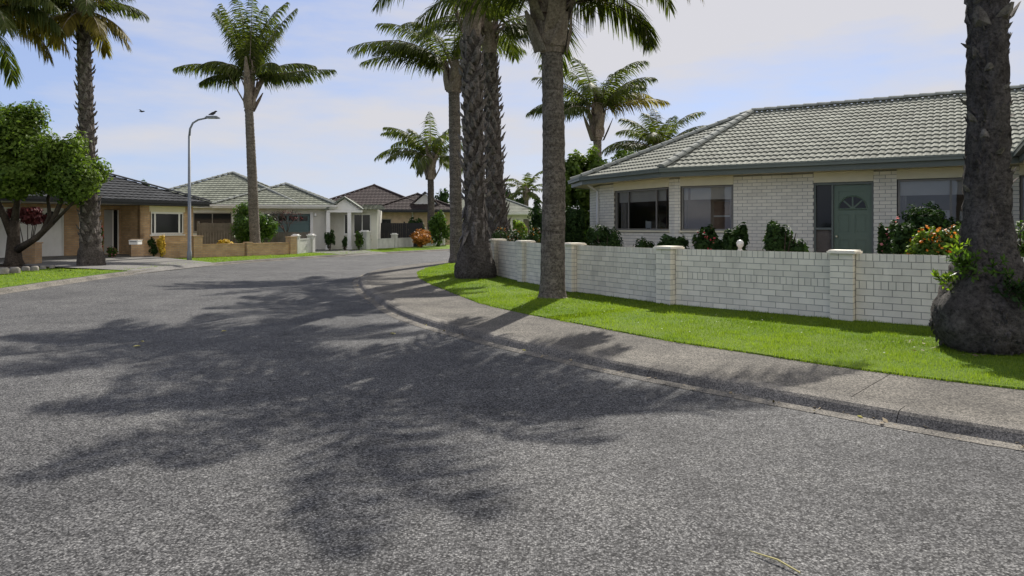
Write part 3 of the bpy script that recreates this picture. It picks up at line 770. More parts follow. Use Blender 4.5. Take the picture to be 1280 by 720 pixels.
# right foreground trunk on its bulging root mass
px_, py_ = 5.62, 8.25
palm('thick dark palm trunk rising from a bulging root ball with ferns', px_, py_, .13,
     [(0, .40), (.12, .52), (.3, .585), (.5, .57), (.72, .47), (.95, .36), (1.25, .28), (1.7, .225), (2.4, .205), (3.2, .2), (8.2, .19)], (.05, 0, 0), 'bark_grey', (.9, .2, .26),
     [(3.85, 8.1, 5, .2, .24, .2, .05, .5), (1.9, 3.8, 2, .19, .15, .11, .03, .75)], dict(n=26, L=3.0, nl=44, droop=(60, 95), emin=-15, extra=()), 11, 44, .02, .05, .006, rough=((.1, .8, 30, .05, .065, .055, .022, 2.85), (.8, 2.0, 18, .06, .085, .045, .018, .22), (2.0, 8.0, 11, .075, .12, .05, .018, .25)))
# smooth ringed palm on the verge
palm('slim ringed palm standing alone on the verge beside the brick fence', .82, 14.2, .13,
     [(0, .31), (.1, .275), (.35, .25), (1.5, .235), (3, .225), (5.0, .215)], (.0, 0, .03), 'bark_ring', (1.15, .24, .36), (),
     dict(n=17, L=3.2, nl=78, ll=.85, lw=.034, emax=70, emin=22, droop=(65, 95), hang=.7, extra=((-12, 56, 3.7, 140, 1), (-35, 48, 3.4, 130, 1), (3, 40, 5.6, 80), (-4, 46, 5.0, 88), (20, 60, 3.6, 135, 0), (25, 40, 3.0, 125))), 22, 20, .006, .012, .006)
# thick booted palm
palm('massive palm trunk clad in criss-cross old leaf stubs beside the kerb', -1.02, 19.7, .13,
     [(0, .55), (.12, .60), (.35, .57), (.62, .48), (1.3, .34), (2.0, .28), (3.0, .27), (6.8, .24)], (-.12, 0, .0), 'bark_dark', (2.1, .22, .25),
     [(1.3, 2.3, 8, .2, .44, .18, .06, 2.75), (2.2, 6.75, 6, .165, .33, .21, .08, .42)],
     dict(n=13, L=3.2, nl=76, ll=.85, lw=.036, emax=80, emin=20, droop=(60, 95), hang=.7, extra=((180, 30, 3.3, 65, 0), (195, 22, 3.2, 60, 0), (170, 45, 3.4, 80, 1), (240, 12, 2.4, 70, 1), (-10, 25, 2.8, 85), (-60, 18, 2.2, 85, 1), (270, 12, 2.2, 70, 1))), 33, 30, .022, .03, .01, rough=((.1, 1.35, 24, .075, .09, .07, .025, 2.85),))
# grey smooth trunk behind it
palm('grey slim palm half hidden behind the massive booted trunk', -2.27, 28.7, .13,
     [(0, .36), (.3, .29), (2, .25), (5, .24), (7.0, .23)], (-.12, 0, 0), 'bark_ring', (1.0, .26, .36), (),
     dict(n=13, L=3.6, nl=70, ll=.85, lw=.045, emax=78, emin=36, droop=(70, 105), hang=.85, extra=((180, 48, 4.6, 92), (188, 40, 4.5, 72), (173, 30, 4.0, 55), (200, 45, 3.6, 90))), 44, 16, .006, .012, .008)
palm('palm with shaggy leaf-stub trunk standing behind the end of the brick fence', -.5, 24.2, .3,
     [(0, .45), (.9, .44), (1.8, .38), (3, .3), (7.3, .24)], (-.28, 0, 0), 'bark_dark', (1.0, .24, .26),
     [(.2, 7.2, 7, .2, .32, .18, .06, .5)], dict(n=13, L=2.7, nl=64, ll=.8, lw=.042, emax=78, emin=10, droop=(60, 95), hang=.75, extra=((-20, 15, 3.0, 75), (-35, 5, 2.4, 60), (10, 25, 3.0, 90))), 55, 16, .01, .02, .008)
# left booted palm
palm('shaggy dark palm trunk on the corner lawn by the garage driveway', -15.6, 25.8, .12,
     [(0, .48), (.35, .45), (.8, .35), (1.6, .31), (3, .28), (6, .24), (8.9, .22)], (-.3, 0, 0), 'bark_dark', (.9, .25, .27),
     [(.9, 8.8, 6, .22, .27, .17, .06, .5)], dict(n=15, L=2.4, nl=58, ll=.7, lw=.042, emax=78, emin=10, droop=(65, 100), hang=.8,
     extra=((0, -15, 2.0, 45, 1), (180, -12, 2.1, 45, 1), (225, -22, 2.0, 40, 1), (320, -18, 2.0, 45, 1), (90, -25, 1.8, 45, 1), (270, -28, 1.7, 40, 1), (20, -24, 1.9, 38, 1), (160, -20, 1.9, 38, 1))), 66, 16, .012, .02, .008)
# palm out of frame on the left whose fronds reach in
palm('palm at the left edge with long drooping fronds above the round tree', -19.1, 24.6, .12,
     [(0, .4), (.5, .33), (3, .28), (8.2, .25)], (0, 0, 0), 'bark_ring', (1.0, .26, .33), (),
     dict(n=22, L=3.9, nl=70, ll=1.0, lw=.045, emax=75, emin=0, droop=(60, 95), hang=.9, extra=((5, 40, 4.6, 75, 1), (-15, 30, 4.2, 80, 0), (15, 50, 4.9, 80, 0), (-5, 15, 4.0, 90, 1), (0, 5, 3.3, 85, 1), (-20, 52, 4.8, 85, 1))), 77, 16)
# palm by the street lamp
palm('tall slender palm on the grass between the street lamp and the houses', -13.55, 36.8, .12,
     [(0, .4), (.2, .3), (1, .26), (4, .24), (7.6, .21)], (-.35, 0, .0), 'bark_ring', (2.0, .21, .3), (),
     dict(n=12, L=4.3, nl=76, ll=.85, lw=.055, emax=89, emin=66, droop=(25, 60), hang=1.15, extra=((180, 32, 4.1, 55), (176, 24, 2.8, 60), (2, 36, 3.6, 55), (-6, 14, 4.6, 18), (12, 26, 3.2, 50), (100, 70, 3.8, 40), (60, 75, 3.9, 30), (205, 52, 2.6, 95), (335, 50, 2.5, 95), (150, 55, 2.8, 90))), 88, 14)
palm('mid-sized palm on the far verge in front of the dark brown roof', -6.35, 54.8, .12,
     [(0, .36), (.3, .3), (5.2, .24)], (-.05, 0, 0), 'bark_dark', (2.0, .26, .42), (),
     dict(n=15, L=4.2, nl=46, ll=1.0, lw=.09, emax=80, emin=10, droop=(60, 105), hang=1.0, extra=((178, 35, 4.8, 85), (170, 60, 4.8, 80))), 99, 12)
palm('palm rising behind the tall hedge left of the house roof', 4.3, 35, .34,
     [(0, .3), (.3, .24), (5.6, .2)], (0, 0, 0), 'bark_ring', (1.7, .22, .36), (),
     dict(n=17, L=3.7, nl=58, ll=.9, lw=.055, emax=82, emin=22, droop=(60, 100), hang=.85, extra=((0, 30, 3.6, 50, 1), (180, 25, 3.6, 60), (30, 45, 4, 70, 1))), 110, 14)
palm('short palm with spreading fronds peeking over the house roof', 8.3, 39, .34,
     [(0, .35), (.3, .28), (4.7, .25)], (0, 0, 0), 'bark_dark', (1.0, .25, .34), (),
     dict(n=15, L=3.2, nl=54, ll=.8, lw=.06, emax=82, emin=18, droop=(55, 85), hang=.8, extra=((180, 28, 3.2, 75), (0, 28, 3.1, 60), (-30, 12, 3.0, 45))), 121, 12)
palm('small distant palm beside the far cream house', 1.6, 78, .2,
     [(0, .35), (.3, .28), (4.3, .25)], (0, 0, 0), 'bark_ring', (1.2, .25, .4), (),
     dict(n=14, L=3.4, nl=26, ll=.8, lw=.14, emax=80, emin=-10, droop=(60, 100), hang=.6), 132, 8)
palm('tiny far palm low behind the cream house roof', -1.1, 92, .2,
     [(0, .35), (.3, .28), (3.0, .25)], (0, 0, 0), 'bark_ring', (1.0, .25, .4), (),
     dict(n=12, L=2.8, nl=24, ll=.8, lw=.14, emax=80, emin=-10, droop=(60, 100), hang=.6), 143, 8)

# ------------------------------------------------------------------ leafy plants
def leaves(mb, lobes, n, size, mi=0, seed=0, sub=26, sig=.22, shell=.55, tlo=0., thi=1., asp=.55, up=.3):
    r = np.random.default_rng(seed); w = np.array([(l[1][0]*l[1][1]*l[1][2])**.667 for l in lobes]); w = w/w.sum()
    for (c, rad), wi in zip(lobes, w):
        c = np.array(c); rad = np.array(rad); k = max(3, int(n*wi)); S = max(4, int(sub*(1 if len(lobes) < 3 else .8)))
        d = r.standard_normal((S, 3)); d /= np.linalg.norm(d, axis=1)[:, None]
        rr = shell+(1-shell)*r.random(S); cc = c+d*rad*rr[:, None]
        i = r.integers(0, S, k); g_ = r.standard_normal((k, 3)); g_ /= np.linalg.norm(g_, axis=1)[:, None]
        p = cc[i]+g_*(r.random(k)**.45)[:, None]*rad*sig*1.7
        nn = d[i]*.5+g_*.7+r.standard_normal((k, 3))*.45+np.array([0, 0, up]); nn /= np.linalg.norm(nn, axis=1)[:, None]
        a = np.cross(nn, r.standard_normal((k, 3))); a /= np.linalg.norm(a, axis=1)[:, None]; b = np.cross(nn, a)
        s_ = (size*(.6+.8*r.random(k)))[:, None]
        q = np.stack([p-a*s_*.5, p+b*s_*asp*.5+nn*s_*.08, p+a*s_*.5, p-b*s_*asp*.5+nn*s_*.08], 1)
        t = np.clip(tlo+(thi-tlo)*(.5*r.random(k)+.5*r.random(S)[i]), 0, 1)
        mb.quads(q, t, mi)

def shrub(name, label, cat, cx, cy, z0, rx, ry, h, leaf, n=1600, size=.09, seed=0, flowers=None, nfl=0, fsize=.06, group=None, sub=30, sig=.24, stems=5, lobes=None, shell=.5, flz=.3):
    t = thing(name, (cx, cy, z0), label, cat, group)
    r = random.Random(seed); st = MB()
    for k in range(stems):
        a = r.random()*6.28; q = r.uniform(.3, .75)
        st.tube([(cx+.04*math.cos(a), cy+.04*math.sin(a), z0-.03), (cx+rx*q*.5*math.cos(a), cy+ry*q*.5*math.sin(a), z0+h*.4), (cx+rx*q*math.cos(a), cy+ry*q*math.sin(a), z0+h*.8)], [.025, .018, .008], 5)
    st.build('stem', 'bark_tree', t)
    if not lobes:
        lobes = [((cx, cy, z0+h*.45), (rx*.7, ry*.7, h*.4))]
        for k in range(5):
            a = k*1.2566+r.random(); q = r.uniform(.35, .6); hz = r.uniform(.42, .84); sz = r.uniform(.34, .5)
            lobes.append(((cx+rx*q*math.cos(a), cy+ry*q*math.sin(a), z0+h*hz), (rx*sz, ry*sz, h*r.uniform(.18, .27))))
    lb = lobes
    m_ = MB(); leaves(m_, lb, int(n*1.9), size*1.15, 0, seed, int(sub*1.1) if len(lb) > 4 else int(sub*1.4), sig, shell*.8); m_.build('foliage', leaf, t)
    if flowers:
        f = MB(); lf = [((l[0][0], l[0][1], l[0][2]+l[1][2]*flz*.3), tuple(q*1.08 for q in l[1])) for l in lb]
        leaves(f, lf, nfl*5, fsize, 0, seed+50, max(6, nfl), .05, .92, asp=.9); f.build('flower', flowers, t)
    return t
yz = .34
SH = 'shrubs in the front garden behind the brick fence'
def at(px, d): return ((px-640)/FPX*d, d)
def garden(px, d, wpx, ytop, leaf, label, n, size, seed, **kw):
    x, y = at(px, d); h = zat(ytop, d)-yz; rx = wpx/2/FPX*d
    return shrub(kw.pop('name', 'shrub'), label, kw.pop('cat', 'shrub'), x, y, yz, rx, rx*.8, h, leaf, n, size, seed, group=SH, **kw)
garden(757, 18.2, 62, 283, 'leaf_dark', 'low rounded dark shrub under the angled corner window', 3000, .07, 1)
garden(806, 17.6, 34, 298, 'leaf_dark', 'lowest little shrub between the rounded one and the single window', 900, .07, 16)
garden(842, 16.6, 44, 287, 'leaf_dark', 'dark shrub below the left half of the single window', 1800, .1, 2)
garden(884, 15.9, 42, 286, 'leaf_dark', 'dark shrub with a few orange red blooms under the single window', 1800, .1, 3, flowers='petal_red', nfl=14, fsize=.05)
garden(921, 15.3, 36, 285, 'leaf_dark', 'dark shrub beside the small white statue', 1500, .1, 4)
garden(977, 14.2, 58, 274, 'leaf_dark', 'bushy dark shrub against the blank brick wall left of the door', 2600, .1, 5, shell=.3)
garden(1111, 12.9, 32, 277, 'leaf_dark', 'shrub with clusters of pink blooms beside the door pier', 1600, .08, 6, flowers='petal_pink', nfl=22, fsize=.05)
garden(1172, 13.9, 130, 256, 'leaf_dark', 'tall wide dark shrub covering the lower part of the wide window', 5200, .075, 7, shell=.3)
garden(1137, 12.2, 54, 282, 'leaf_dark', 'dark bush between the pink blooms and the yellow green bush', 2300, .07, 17, flowers='petal_pink', nfl=3, fsize=.07)
garden(1150, 11.7, 50, 282, 'leaf_bright', 'yellow green bush with orange flowers on top behind the fence', 3000, .06, 8, flowers='petal_orange', nfl=30, fsize=.055)
garden(1180, 11.4, 72, 279, 'leaf_mid', 'bush covered in orange blossom next to the thick palm trunk', 3000, .06, 9, flowers='petal_orange', nfl=110, fsize=.055)
garden(1276, 10.6, 38, 268, 'leaf_mid', 'bush with white flowers right of the thick palm trunk', 2200, .06, 10, flowers='petal_white', nfl=26, fsize=.07)
# small statue
stt = thing('statue', (*at(925, 13.3), yz), 'small white garden statue head peeking over the fence', 'statue')
sx, sy = at(925, 13.3); ms = MB(); zt = zat(305, 13.3)
ms.tube([(sx, sy, yz), (sx, sy, yz+.3), (sx, sy, zt-.12), (sx, sy, zt-.1)], [.07, .06, .05, .04], 10); ms.build('pedestal', 'white_china', stt, True)
ms = MB(); ms.tube([(sx, sy, zt-.1), (sx, sy, zt-.06), (sx, sy-.01, zt-.03), (sx, sy, zt+.03), (sx, sy, zt+.07), (sx, sy, zt+.08)], [.035, .04, .065, .07, .04, .008], 12); ms.tube([(sx, sy-.055, zt+.02), (sx, sy-.085, zt+.0), (sx, sy-.06, zt-.01)], [.012, .018, .01], 6); ms.build('head', 'white_china', stt, True)

shrub('topiary', 'clipped dark round bush at the left corner of the white brick house', 'bush', *at(712, 21.3), yz, .62, .6, 2.2, 'leaf_dark', 7000, .055, 21, sub=90, sig=.16, shell=.75)
shrub('bush', 'dark bush half hidden behind the slim ringed palm', 'bush', *at(678, 22.5), yz, .55, .55, 2.1, 'leaf_dark', 4000, .08, 22, sub=60, sig=.18)
hx, hy = at(648, 21.2)
shrub('hedge', 'dark clipped hedge with orange tipped top behind the brick fence', 'hedge', hx, hy, yz, .62, .4, 1.25, 'leaf_dark', 3600, .06, 23, flowers='leaf_orange', nfl=70, fsize=.03, lobes=[((hx+i*.36-.55, hy-i*.1, yz+.6), (.3, .3, .58)) for i in range(4)], sub=60, sig=.16, shell=.75, flz=.25)
tx, ty = at(742, 28.5)
shrub('tree', 'tall leafy hedge tree with bright green top left of the house roof', 'tree', tx, ty, yz, 1.5, 1.2, 3.6, 'leaf_tree', 19000, .17, 24, lobes=[((tx+q, ty+.25*(k%2)-.2*r_, zc+.1*math.sin(k*2.1+zc)), (.52, .8, .72)) for r_, zc in enumerate((3.85, 2.8, 1.7, .95)) for k, q in enumerate((-1.0, -.5, 0, .5, 1.0, 1.45))], sub=16, sig=.3, shell=.45)

# round tree on the left lawn
tt = thing('tree', (-17.9, 25.3, .12), 'round leafy tree with forked dark limbs on the left lawn', 'tree')
tk = MB(); b0 = Vector((-18.1, 25.3, .05))
def limb(px, py, d): return dp(px, py, d)
tk.tube([b0, b0+Vector((0, 0, .35)), dp(17, 300, 25.3), dp(18, 275, 25.2)], [.4, .27, .2, .16], 10, 0, .5, True, .06)
for pts, rr in (([dp(17, 300, 25.3), dp(5, 270, 25.0), dp(-12, 235, 24.8), dp(-20, 195, 24.8)], [.2, .16, .12, .05]), ([dp(18, 277, 25.2), dp(22, 250, 25.3), dp(20, 215, 25.4), dp(28, 170, 25.6)], [.19, .14, .1, .04]),
                ([dp(22, 312, 25.2), dp(45, 298, 25.0), dp(65, 279, 25.0), dp(74, 257, 25.0), dp(92, 215, 25.1)], [.2, .15, .13, .11, .04]), ([dp(52, 292, 25), dp(62, 270, 25.3), dp(60, 248, 25.5), dp(70, 210, 25.6)], [.12, .1, .08, .03]), ([dp(66, 279, 25), dp(85, 260, 24.7), dp(108, 235, 24.6)], [.09, .07, .03])):
    tk.tube(pts, [q*.72 for q in rr], 8, 0, .5, True, .05)
tk.build('trunk', 'bark_tree', tt, True)
cr = MB()
lob = [(dp(-18, 175, 25.2), (1.15, 1.3, 1.25)), (dp(20, 185, 25.0), (1.15, 1.2, 1.5)), (dp(34, 222, 24.6), (.85, .9, .7)), (dp(92, 205, 25.1), (1.0, 1.0, .95)), (dp(100, 228, 24.7), (.85, .9, .75)), (dp(70, 195, 25.8), (.9, .9, .75)), (dp(5, 225, 24.4), (.9, .8, .7))]
leaves(cr, [(tuple(a), b) for a, b in lob], 42000, .15, 0, 41, 46, .26, .45); cr.build('crown', 'leaf_tree', tt)
bd = MB(); pts = [(-18.3+1.9*math.cos(a)*(1+.1*math.sin(3*a)), 24.9+1.4*math.sin(a)) for a in [i*.2618 for i in range(24)]]
bd.prism(pts, .1, .17); tag(bd.build('garden_bed', 'soil'), kind='structure')
for i, (px, py, s) in enumerate([(4, 341, .3), (18, 340, .28), (32, 337, .2), (43, 337, .22), (54, 335, .16), (65, 334, .15)]):
    x, y = gp(px, py, .17); mb = MB(); r = random.Random(i+60)
    P = [(x+s*.6*math.cos(a)*r.uniform(.85, 1.1), y+s*.5*math.sin(a)*r.uniform(.85, 1.1)) for a in [k*.7854 for k in range(8)]]
    P2 = [(x+(a-x)*.72+r.uniform(-.02, .02), y+(b-y)*.72) for a, b in P]
    z1, z2 = .15+s*.42, .15+s*.62
    for k in range(8):
        k2 = (k+1) % 8
        mb.face([(*P[k], .14), (*P[k2], .14), (*P[k2], z1), (*P[k], z1)]); mb.face([(*P[k], z1), (*P[k2], z1), (*P2[k2], z2), (*P2[k], z2)])
    mb.face([(*p, z2) for p in P2])
    tag(mb.build('rock', 'rock_grey', None, True), ['largest pale rock at the left end of the tree bed', 'second big pale rock under the round tree', 'mid-sized rock in front of the round tree trunk', 'rounded rock right of the tree trunk in the mulch bed', 'small dark rock near the end of the mulch bed', 'smallest rock at the grass end of the mulch bed'][i], 'rock', 'rocks edging the tree bed')

# ------------------------------------------------------------------ houses across the street
def hip(mb, caps, fr, x0, x1, y0, y1, z, pitch=.4, res=3, seed=0, cseg=.38):
    P = lambda x, y, zz: fr.p(x, y, zz)
    w, d = x1-x0, y1-y0
    if w >= d: k = d/2; A, B = (x0+k, (y0+y1)/2), (x1-k, (y0+y1)/2)
    else: k = w/2; A, B = ((x0+x1)/2, y0+k), ((x0+x1)/2, y1-k)
    zr = z+k*pitch; c = [(x0, y0), (x1, y0), (x1, y1), (x0, y1)]; c3 = [P(*p, z) for p in c]; a3, b3 = P(*A, zr), P(*B, zr)
    if w >= d: pl = [[c3[0], c3[1], b3, a3], [c3[1], c3[2], b3], [c3[2], c3[3], a3, b3], [c3[3], c3[0], a3]]; hips = [(0, a3), (1, b3), (2, b3), (3, a3)]
    else: pl = [[c3[0], c3[1], a3], [c3[1], c3[2], b3, a3], [c3[2], c3[3], b3], [c3[3], c3[0], a3, b3]]; hips = [(0, a3), (1, a3), (2, b3), (3, b3)]
    for i, q in enumerate(pl): tile_plane(mb, q, .36, .3, .012, .035, res, 0, seed+i)
    up = lambda p: (p[0], p[1], p[2]+.03)
    for i, t_ in hips: ridge_caps(caps, up(c3[i]), up(t_), .12, cseg)
    if math.dist(a3, b3) > .3: ridge_caps(caps, up(a3), up(b3), .12, cseg)
    return c3
def eave(fs, sf, fr, x0, x1, y0, y1, z, dep=.2):
    pts = [fr.p(*p, 0)[:2] for p in ((x0, y0), (x1, y0), (x1, y1), (x0, y1), (x0, y0))]
    fascia_run(fs, pts, z-dep, z); sf.face([fr.p(*p, z-dep+.02) for p in ((x0, y0), (x1, y0), (x1, y1), (x0, y1))])

# --- house A: charcoal roof, tan brick, double garage on the left
A_ = Fr((-17.48, 32.7), (.515, .857))
hA = thing('house', (-17.48, 32.7, .3), 'tan brick house with charcoal tiled roof and white garage door', 'house', None, math.atan2(.857, .515))
w = MB(); slab_wall(w, A_, 2.75, .1, 2.6, [(.55, 2.2, 1.25, 2.5)]); fr, L = A_.sub((0, 1.6), (0, 0)); w.box(0.002, L, 0, .2, .1, 2.6, 0, .5, Fr(fr.o, fr.d))
fr, L = A_.sub((2.75, 0), (2.75, 8)); w.box(.2, L, 0, .2, .1, 2.6, 0, .5, fr)
fE = Fr(A_.p(-7.5, 1.6, 0)[:2], A_.d)
slab_wall(w, fE, 7.5, .1, 2.6, [(.3, 4.95, .1, 2.42), (6.72, 7.45, .3, 2.4), (5.6, 6.0, .9, 2.3)])
fr, L = A_.sub((2.75, 8), (-7.5, 8)); w.box(0, L, 0, .2, .1, 2.6, 0, .5, fr); fr, L = A_.sub((-7.5, 8), (-7.5, 1.8)); w.box(0, L, 0, .2, .1, 2.6, 0, .5, fr)
w.build('wall', 'brick_tan', hA)
rf = MB(); cp = MB(); hip(rf, cp, A_, -8.1, 3.3, -.55, 8.5, 2.82, .4, 4, 20, 50); ro = rf.build('roof', 'tile_charcoal', hA); cp.build('ridge_cap', 'tile_charcoal', ro)
fs = MB(); sf = MB(); eave(fs, sf, A_, -8.1, 3.3, -.55, 8.5, 2.8); fs.build('fascia', 'fascia_dark', hA); sf.build('soffit', 'paint_white', hA)
bd = MB(); bd.box(.45, 2.3, -.02, -.002, 2.3, 2.58, 0, .5, A_); bd.build('lintel_panel', 'board_cream', hA)
window(hA, A_, .5, 2.25, 1.2, 2.3, .0, 'far', 'paint_white', (.14, .86), fw=.09)
window(hA, fE, 5.62, 5.98, .92, 2.28, .05, 'far', 'paint_white', (), fw=.06)
gd = MB(); gd.box(.34, 4.9, .1, .14, .12, 2.38, 0, .5, fE)
for k in range(4):
    for q in range(5):
        xa = .4+q*.9; za = .2+k*.55; gd.box(xa+.06, xa+.84, .085, .1, za, za+.42, 0, .5, fE)
go = gd.build('garage_door', 'paint_white', hA)
gf = MB(); gf.box(.22, .34, .03, .13, .1, 2.5, 0, .5, fE); gf.box(4.9, 5.02, .03, .13, .1, 2.5, 0, .5, fE); gf.box(.34, 4.9, .03, .13, 2.38, 2.5, 0, .5, fE); gf.build('garage_frame', 'paint_white', hA)
for q in range(5):
    mb = MB(); xa = .85+q*.9
    mb.face([fE.p(xa+.3*math.cos(t), .08, 1.98+.3*math.sin(t)) for t in [math.pi*k/8 for k in range(9)]]); mb.build('arched_pane', 'glass_dark', go)
dr = MB(); dr.box(6.74, 7.15, .08, .13, .3, 2.38, 0, .5, fE); dO = dr.build('front_door', 'frame_grey', hA)
dg = MB(); dg.box(7.2, 7.4, .1, .13, .36, 2.32, 0, .5, fE); dg.build('side_pane', 'glass_dark', dO); dh = MB(); dh.box(7.15, 7.2, .07, .14, .3, 2.38, 0, .5, fE); dh.box(7.4, 7.45, .07, .14, .3, 2.38, 0, .5, fE); dh.build('door_post', 'paint_white', dO)
wl = MB(); wl.box(6.35, 6.43, -.1, -.01, 1.75, 1.95, 0, .5, fE); wl.box(6.33, 6.45, -.13, -.005, 1.95, 1.99, 0, .5, fE); wl.build('wall_lamp', 'metal_dark', hA)

# driveway A
dv = MB(); k0 = Vector((*gp(160, 343.5), .105)); k1 = Vector((*gp(262, 331), .105))
k0 = Vector((-12.95, 23.4, .125)); k1 = Vector((-12.35, 28.6, .125))
q0 = Vector((*A_.p(-7.6, 1.6, 0)[:2], .28)); q1 = Vector((*A_.p(.0, 1.62, 0)[:2], .28)); q2 = Vector((*A_.p(-.05, -.6, 0)[:2], .24))
dv.face([k0, k1, q2, q1, q0]); dv.face([(-12.6, 23.2, .016), (-12.15, 28.6, .016), k1, k0])
tag(dv.build('driveway', 'drive_concrete'), kind='structure')

# --- house B: green tile roof, teal garage
B_ = Fr((-22.6, 42.6), (.99, .14))
hB = thing('house', (-22.6, 42.6, .2), 'cream house with green tiled hip roof and teal garage door', 'house', None, math.atan2(.14, .99))
GX0, GX1 = 7.3, 10.4
w = MB(); slab_wall(w, B_, 10.9, .1, 2.75, [(2.3, 5.2, 1.25, 2.45), (7.15, 9.95, .15, 2.4)]); fr, L = B_.sub((10.9, 0), (10.9, 9)); w.box(.2, L, 0, .2, .1, 2.75, 0, .5, fr)
fr, L = B_.sub((10.9, 9), (0, 9)); w.box(0, L, 0, .2, .1, 2.75, 0, .5, fr); fr, L = B_.sub((0, 9), (0, .2)); w.box(0, L, 0, .2, .1, 2.75, 0, .5, fr)
w.build('wall', 'render_cream', hB)
rf = MB(); cp = MB(); hip(rf, cp, B_, -1.2, 9.3, -.3, 10.5, 2.98, .44, 3, 40); hip(rf, cp, B_, 4.2, 11.6, -.65, 9.6, 2.95, .4, 3, 50)
ro = rf.build('roof', 'tile_green', hB); cp.build('ridge_cap', 'cap_sage', ro)
fs = MB(); sf = MB(); eave(fs, sf, B_, -1.2, 4.1, -.3, 10.5, 2.95); eave(fs, sf, B_, 4.2, 11.6, -.65, 9.6, 2.92); fs.build('fascia', 'paint_white', hB); sf.build('soffit', 'paint_white', hB)
window(hB, B_, 2.3, 5.2, 1.25, 2.45, .05, 'far', 'frame_bronze', (.22, .6), fw=.06)
gd = MB()
for k in range(4): gd.box(7.2, 9.9, .1, .14, .16+k*.555, .16+k*.555+.545, 0, .5, B_)
go = gd.build('garage_door', 'garage_teal', hB)
for q in range(4):
    mb = MB(); mb.box(7.35+q*.64, 7.85+q*.64, .09, .1, 1.95, 2.25, 0, .5, B_); mb.build('garage_pane', 'glass_dark', go)
for a in (6.98, 9.95):
    mb = MB(); mb.box(a, a+.17, -.02, .1, .1, 2.5, 0, .5, B_); mb.build('garage_post', 'paint_white', hB)
mb = MB(); mb.tube([B_.p(10.3, -.05, 2.35), B_.p(10.3, -.2, 2.4), B_.p(10.3, -.25, 2.25)], [.04, .05, .07], 8); mb.build('flood_lamp', 'paint_white', hB)
# entry porch wing
PX0, PX1 = 10.95, 13.6
fp_ = Fr(B_.p(PX0, .8, 0)[:2], B_.d)
w = MB(); slab_wall(w, fp_, 3.1, .1, 2.75, [(1.0, 1.35, 1.1, 2.4), (1.6, 2.7, 1.1, 2.4)]); fr, L = B_.sub((PX0+3.1, .8), (PX0+3.1, 8)); w.box(.2, L, 0, .2, .1, 2.75, 0, .5, fr)
w.build('porch_wall', 'render_cream', hB)
window(hB, fp_, 1.0, 1.35, 1.1, 2.4, .05, 'far', 'paint_white', (), fw=.05); window(hB, fp_, 1.6, 2.7, 1.1, 2.4, .05, 'far', 'paint_white', (.5,), fw=.05)
rf = MB(); pr = [(11.1, -.5), (13.1, -.5)]; zz = 2.7; mx = 12.1; zp = 3.45
tile_plane(rf, [B_.p(11.0, 6, zz), B_.p(11.0, -.6, zz), B_.p(mx, -.6, zp), B_.p(mx, 6, zp)], .36, .3, .012, .035, 3, 0, 60)
tile_plane(rf, [B_.p(13.2, -.6, zz), B_.p(13.2, 6, zz), B_.p(mx, 6, zp), B_.p(mx, -.6, zp)], .36, .3, .012, .035, 3, 0, 61)
tile_plane(rf, [B_.p(13.2, .2, zz), B_.p(14.7, .2, zz), B_.p(14.3, 3, zz+.38), B_.p(12.9, 3, zz+.38)], .36, .3, .012, .035, 3, 0, 62)
rf.build('porch_roof', 'tile_green', hB)
mb = MB(); mb.face([B_.p(11.15, -.45, zz-.05), B_.p(13.05, -.45, zz-.05), B_.p(mx, -.45, zp-.1)]); mb.face([B_.p(11.15, -.4, zz-.05), B_.p(13.05, -.4, zz-.05), B_.p(mx, -.4, zp-.1)][::-1]); mb.box(11.0, 13.2, -.5, -.36, zz-.22, zz-.06, 0, .5, B_); mb.build('gable', 'paint_white', hB)
mb = MB()
for s in (-1, 1):
    mb.tube([B_.p(mx+s*1.15, -.6, zz-.03), B_.p(mx, -.6, zp-.0)], .07, 4)
mb.build('bargeboard', 'fascia_green', hB)
for x in (11.1, 12.4):
    mb = MB(); mb.box(x-.11, x+.11, -.5, -.28, .1, zz-.2, 0, .5, B_); mb.box(x-.15, x+.15, -.54, -.24, .1, .35, 0, .5, B_); mb.build('porch_post', 'paint_white', hB)

dv = MB(); dv.face([(-9.35, 37.4, .125), (-7.6, 40.4, .125), (*B_.p(13.0, -1, 0)[:2], .15), (*B_.p(11, .5, 0)[:2], .15), (*B_.p(6.9, .05, 0)[:2], .15)]); dv.face([(-8.85, 37.2, .016), (-7.15, 40.4, .016), (-7.6, 40.4, .125), (-9.35, 37.4, .125)])
tag(dv.build('driveway', 'drive_concrete'), kind='structure')

# --- house C: dark brown roof
C_ = Fr((-15.6, 55.5), (.995, .1))
hC = thing('house', (-15.6, 55.5, .2), 'buff brick house with dark brown tiled roof and white gablet', 'house', None, math.atan2(.1, .995))
w = MB(); slab_wall(w, C_, 10.6, .1, 2.75, [(4.3, 5.9, 1.1, 2.2), (8.9, 10.2, 1.0, 2.4)])
for a, b in (((10.6, 0), (10.6, 9)), ((10.6, 9), (0, 9)), ((0, 9), (0, .2))):
    fr, L = C_.sub(a, b); w.box(.2, L, 0, .2, .1, 2.75, 0, .5, fr)
w.build('wall', 'brick_buff', hC)
rf = MB(); cp = MB(); hip(rf, cp, C_, -1.0, 9.2, -.4, 10.2, 2.98, .43, 3, 70, 50); hip(rf, cp, C_, 4.4, 11.4, -.8, 9.6, 2.94, .4, 3, 75, 50)
ro = rf.build('roof', 'tile_brown', hC); cp.build('ridge_cap', 'tile_brown', ro)
fs = MB(); sf = MB(); eave(fs, sf, C_, -1.0, 4.3, -.4, 10.2, 2.95); eave(fs, sf, C_, 4.4, 11.4, -.8, 9.6, 2.92); fs.build('fascia', 'fascia_dark', hC); sf.build('soffit', 'paint_white', hC)
mb = MB(); gx, gy, gz = 8.6, .35, 3.42
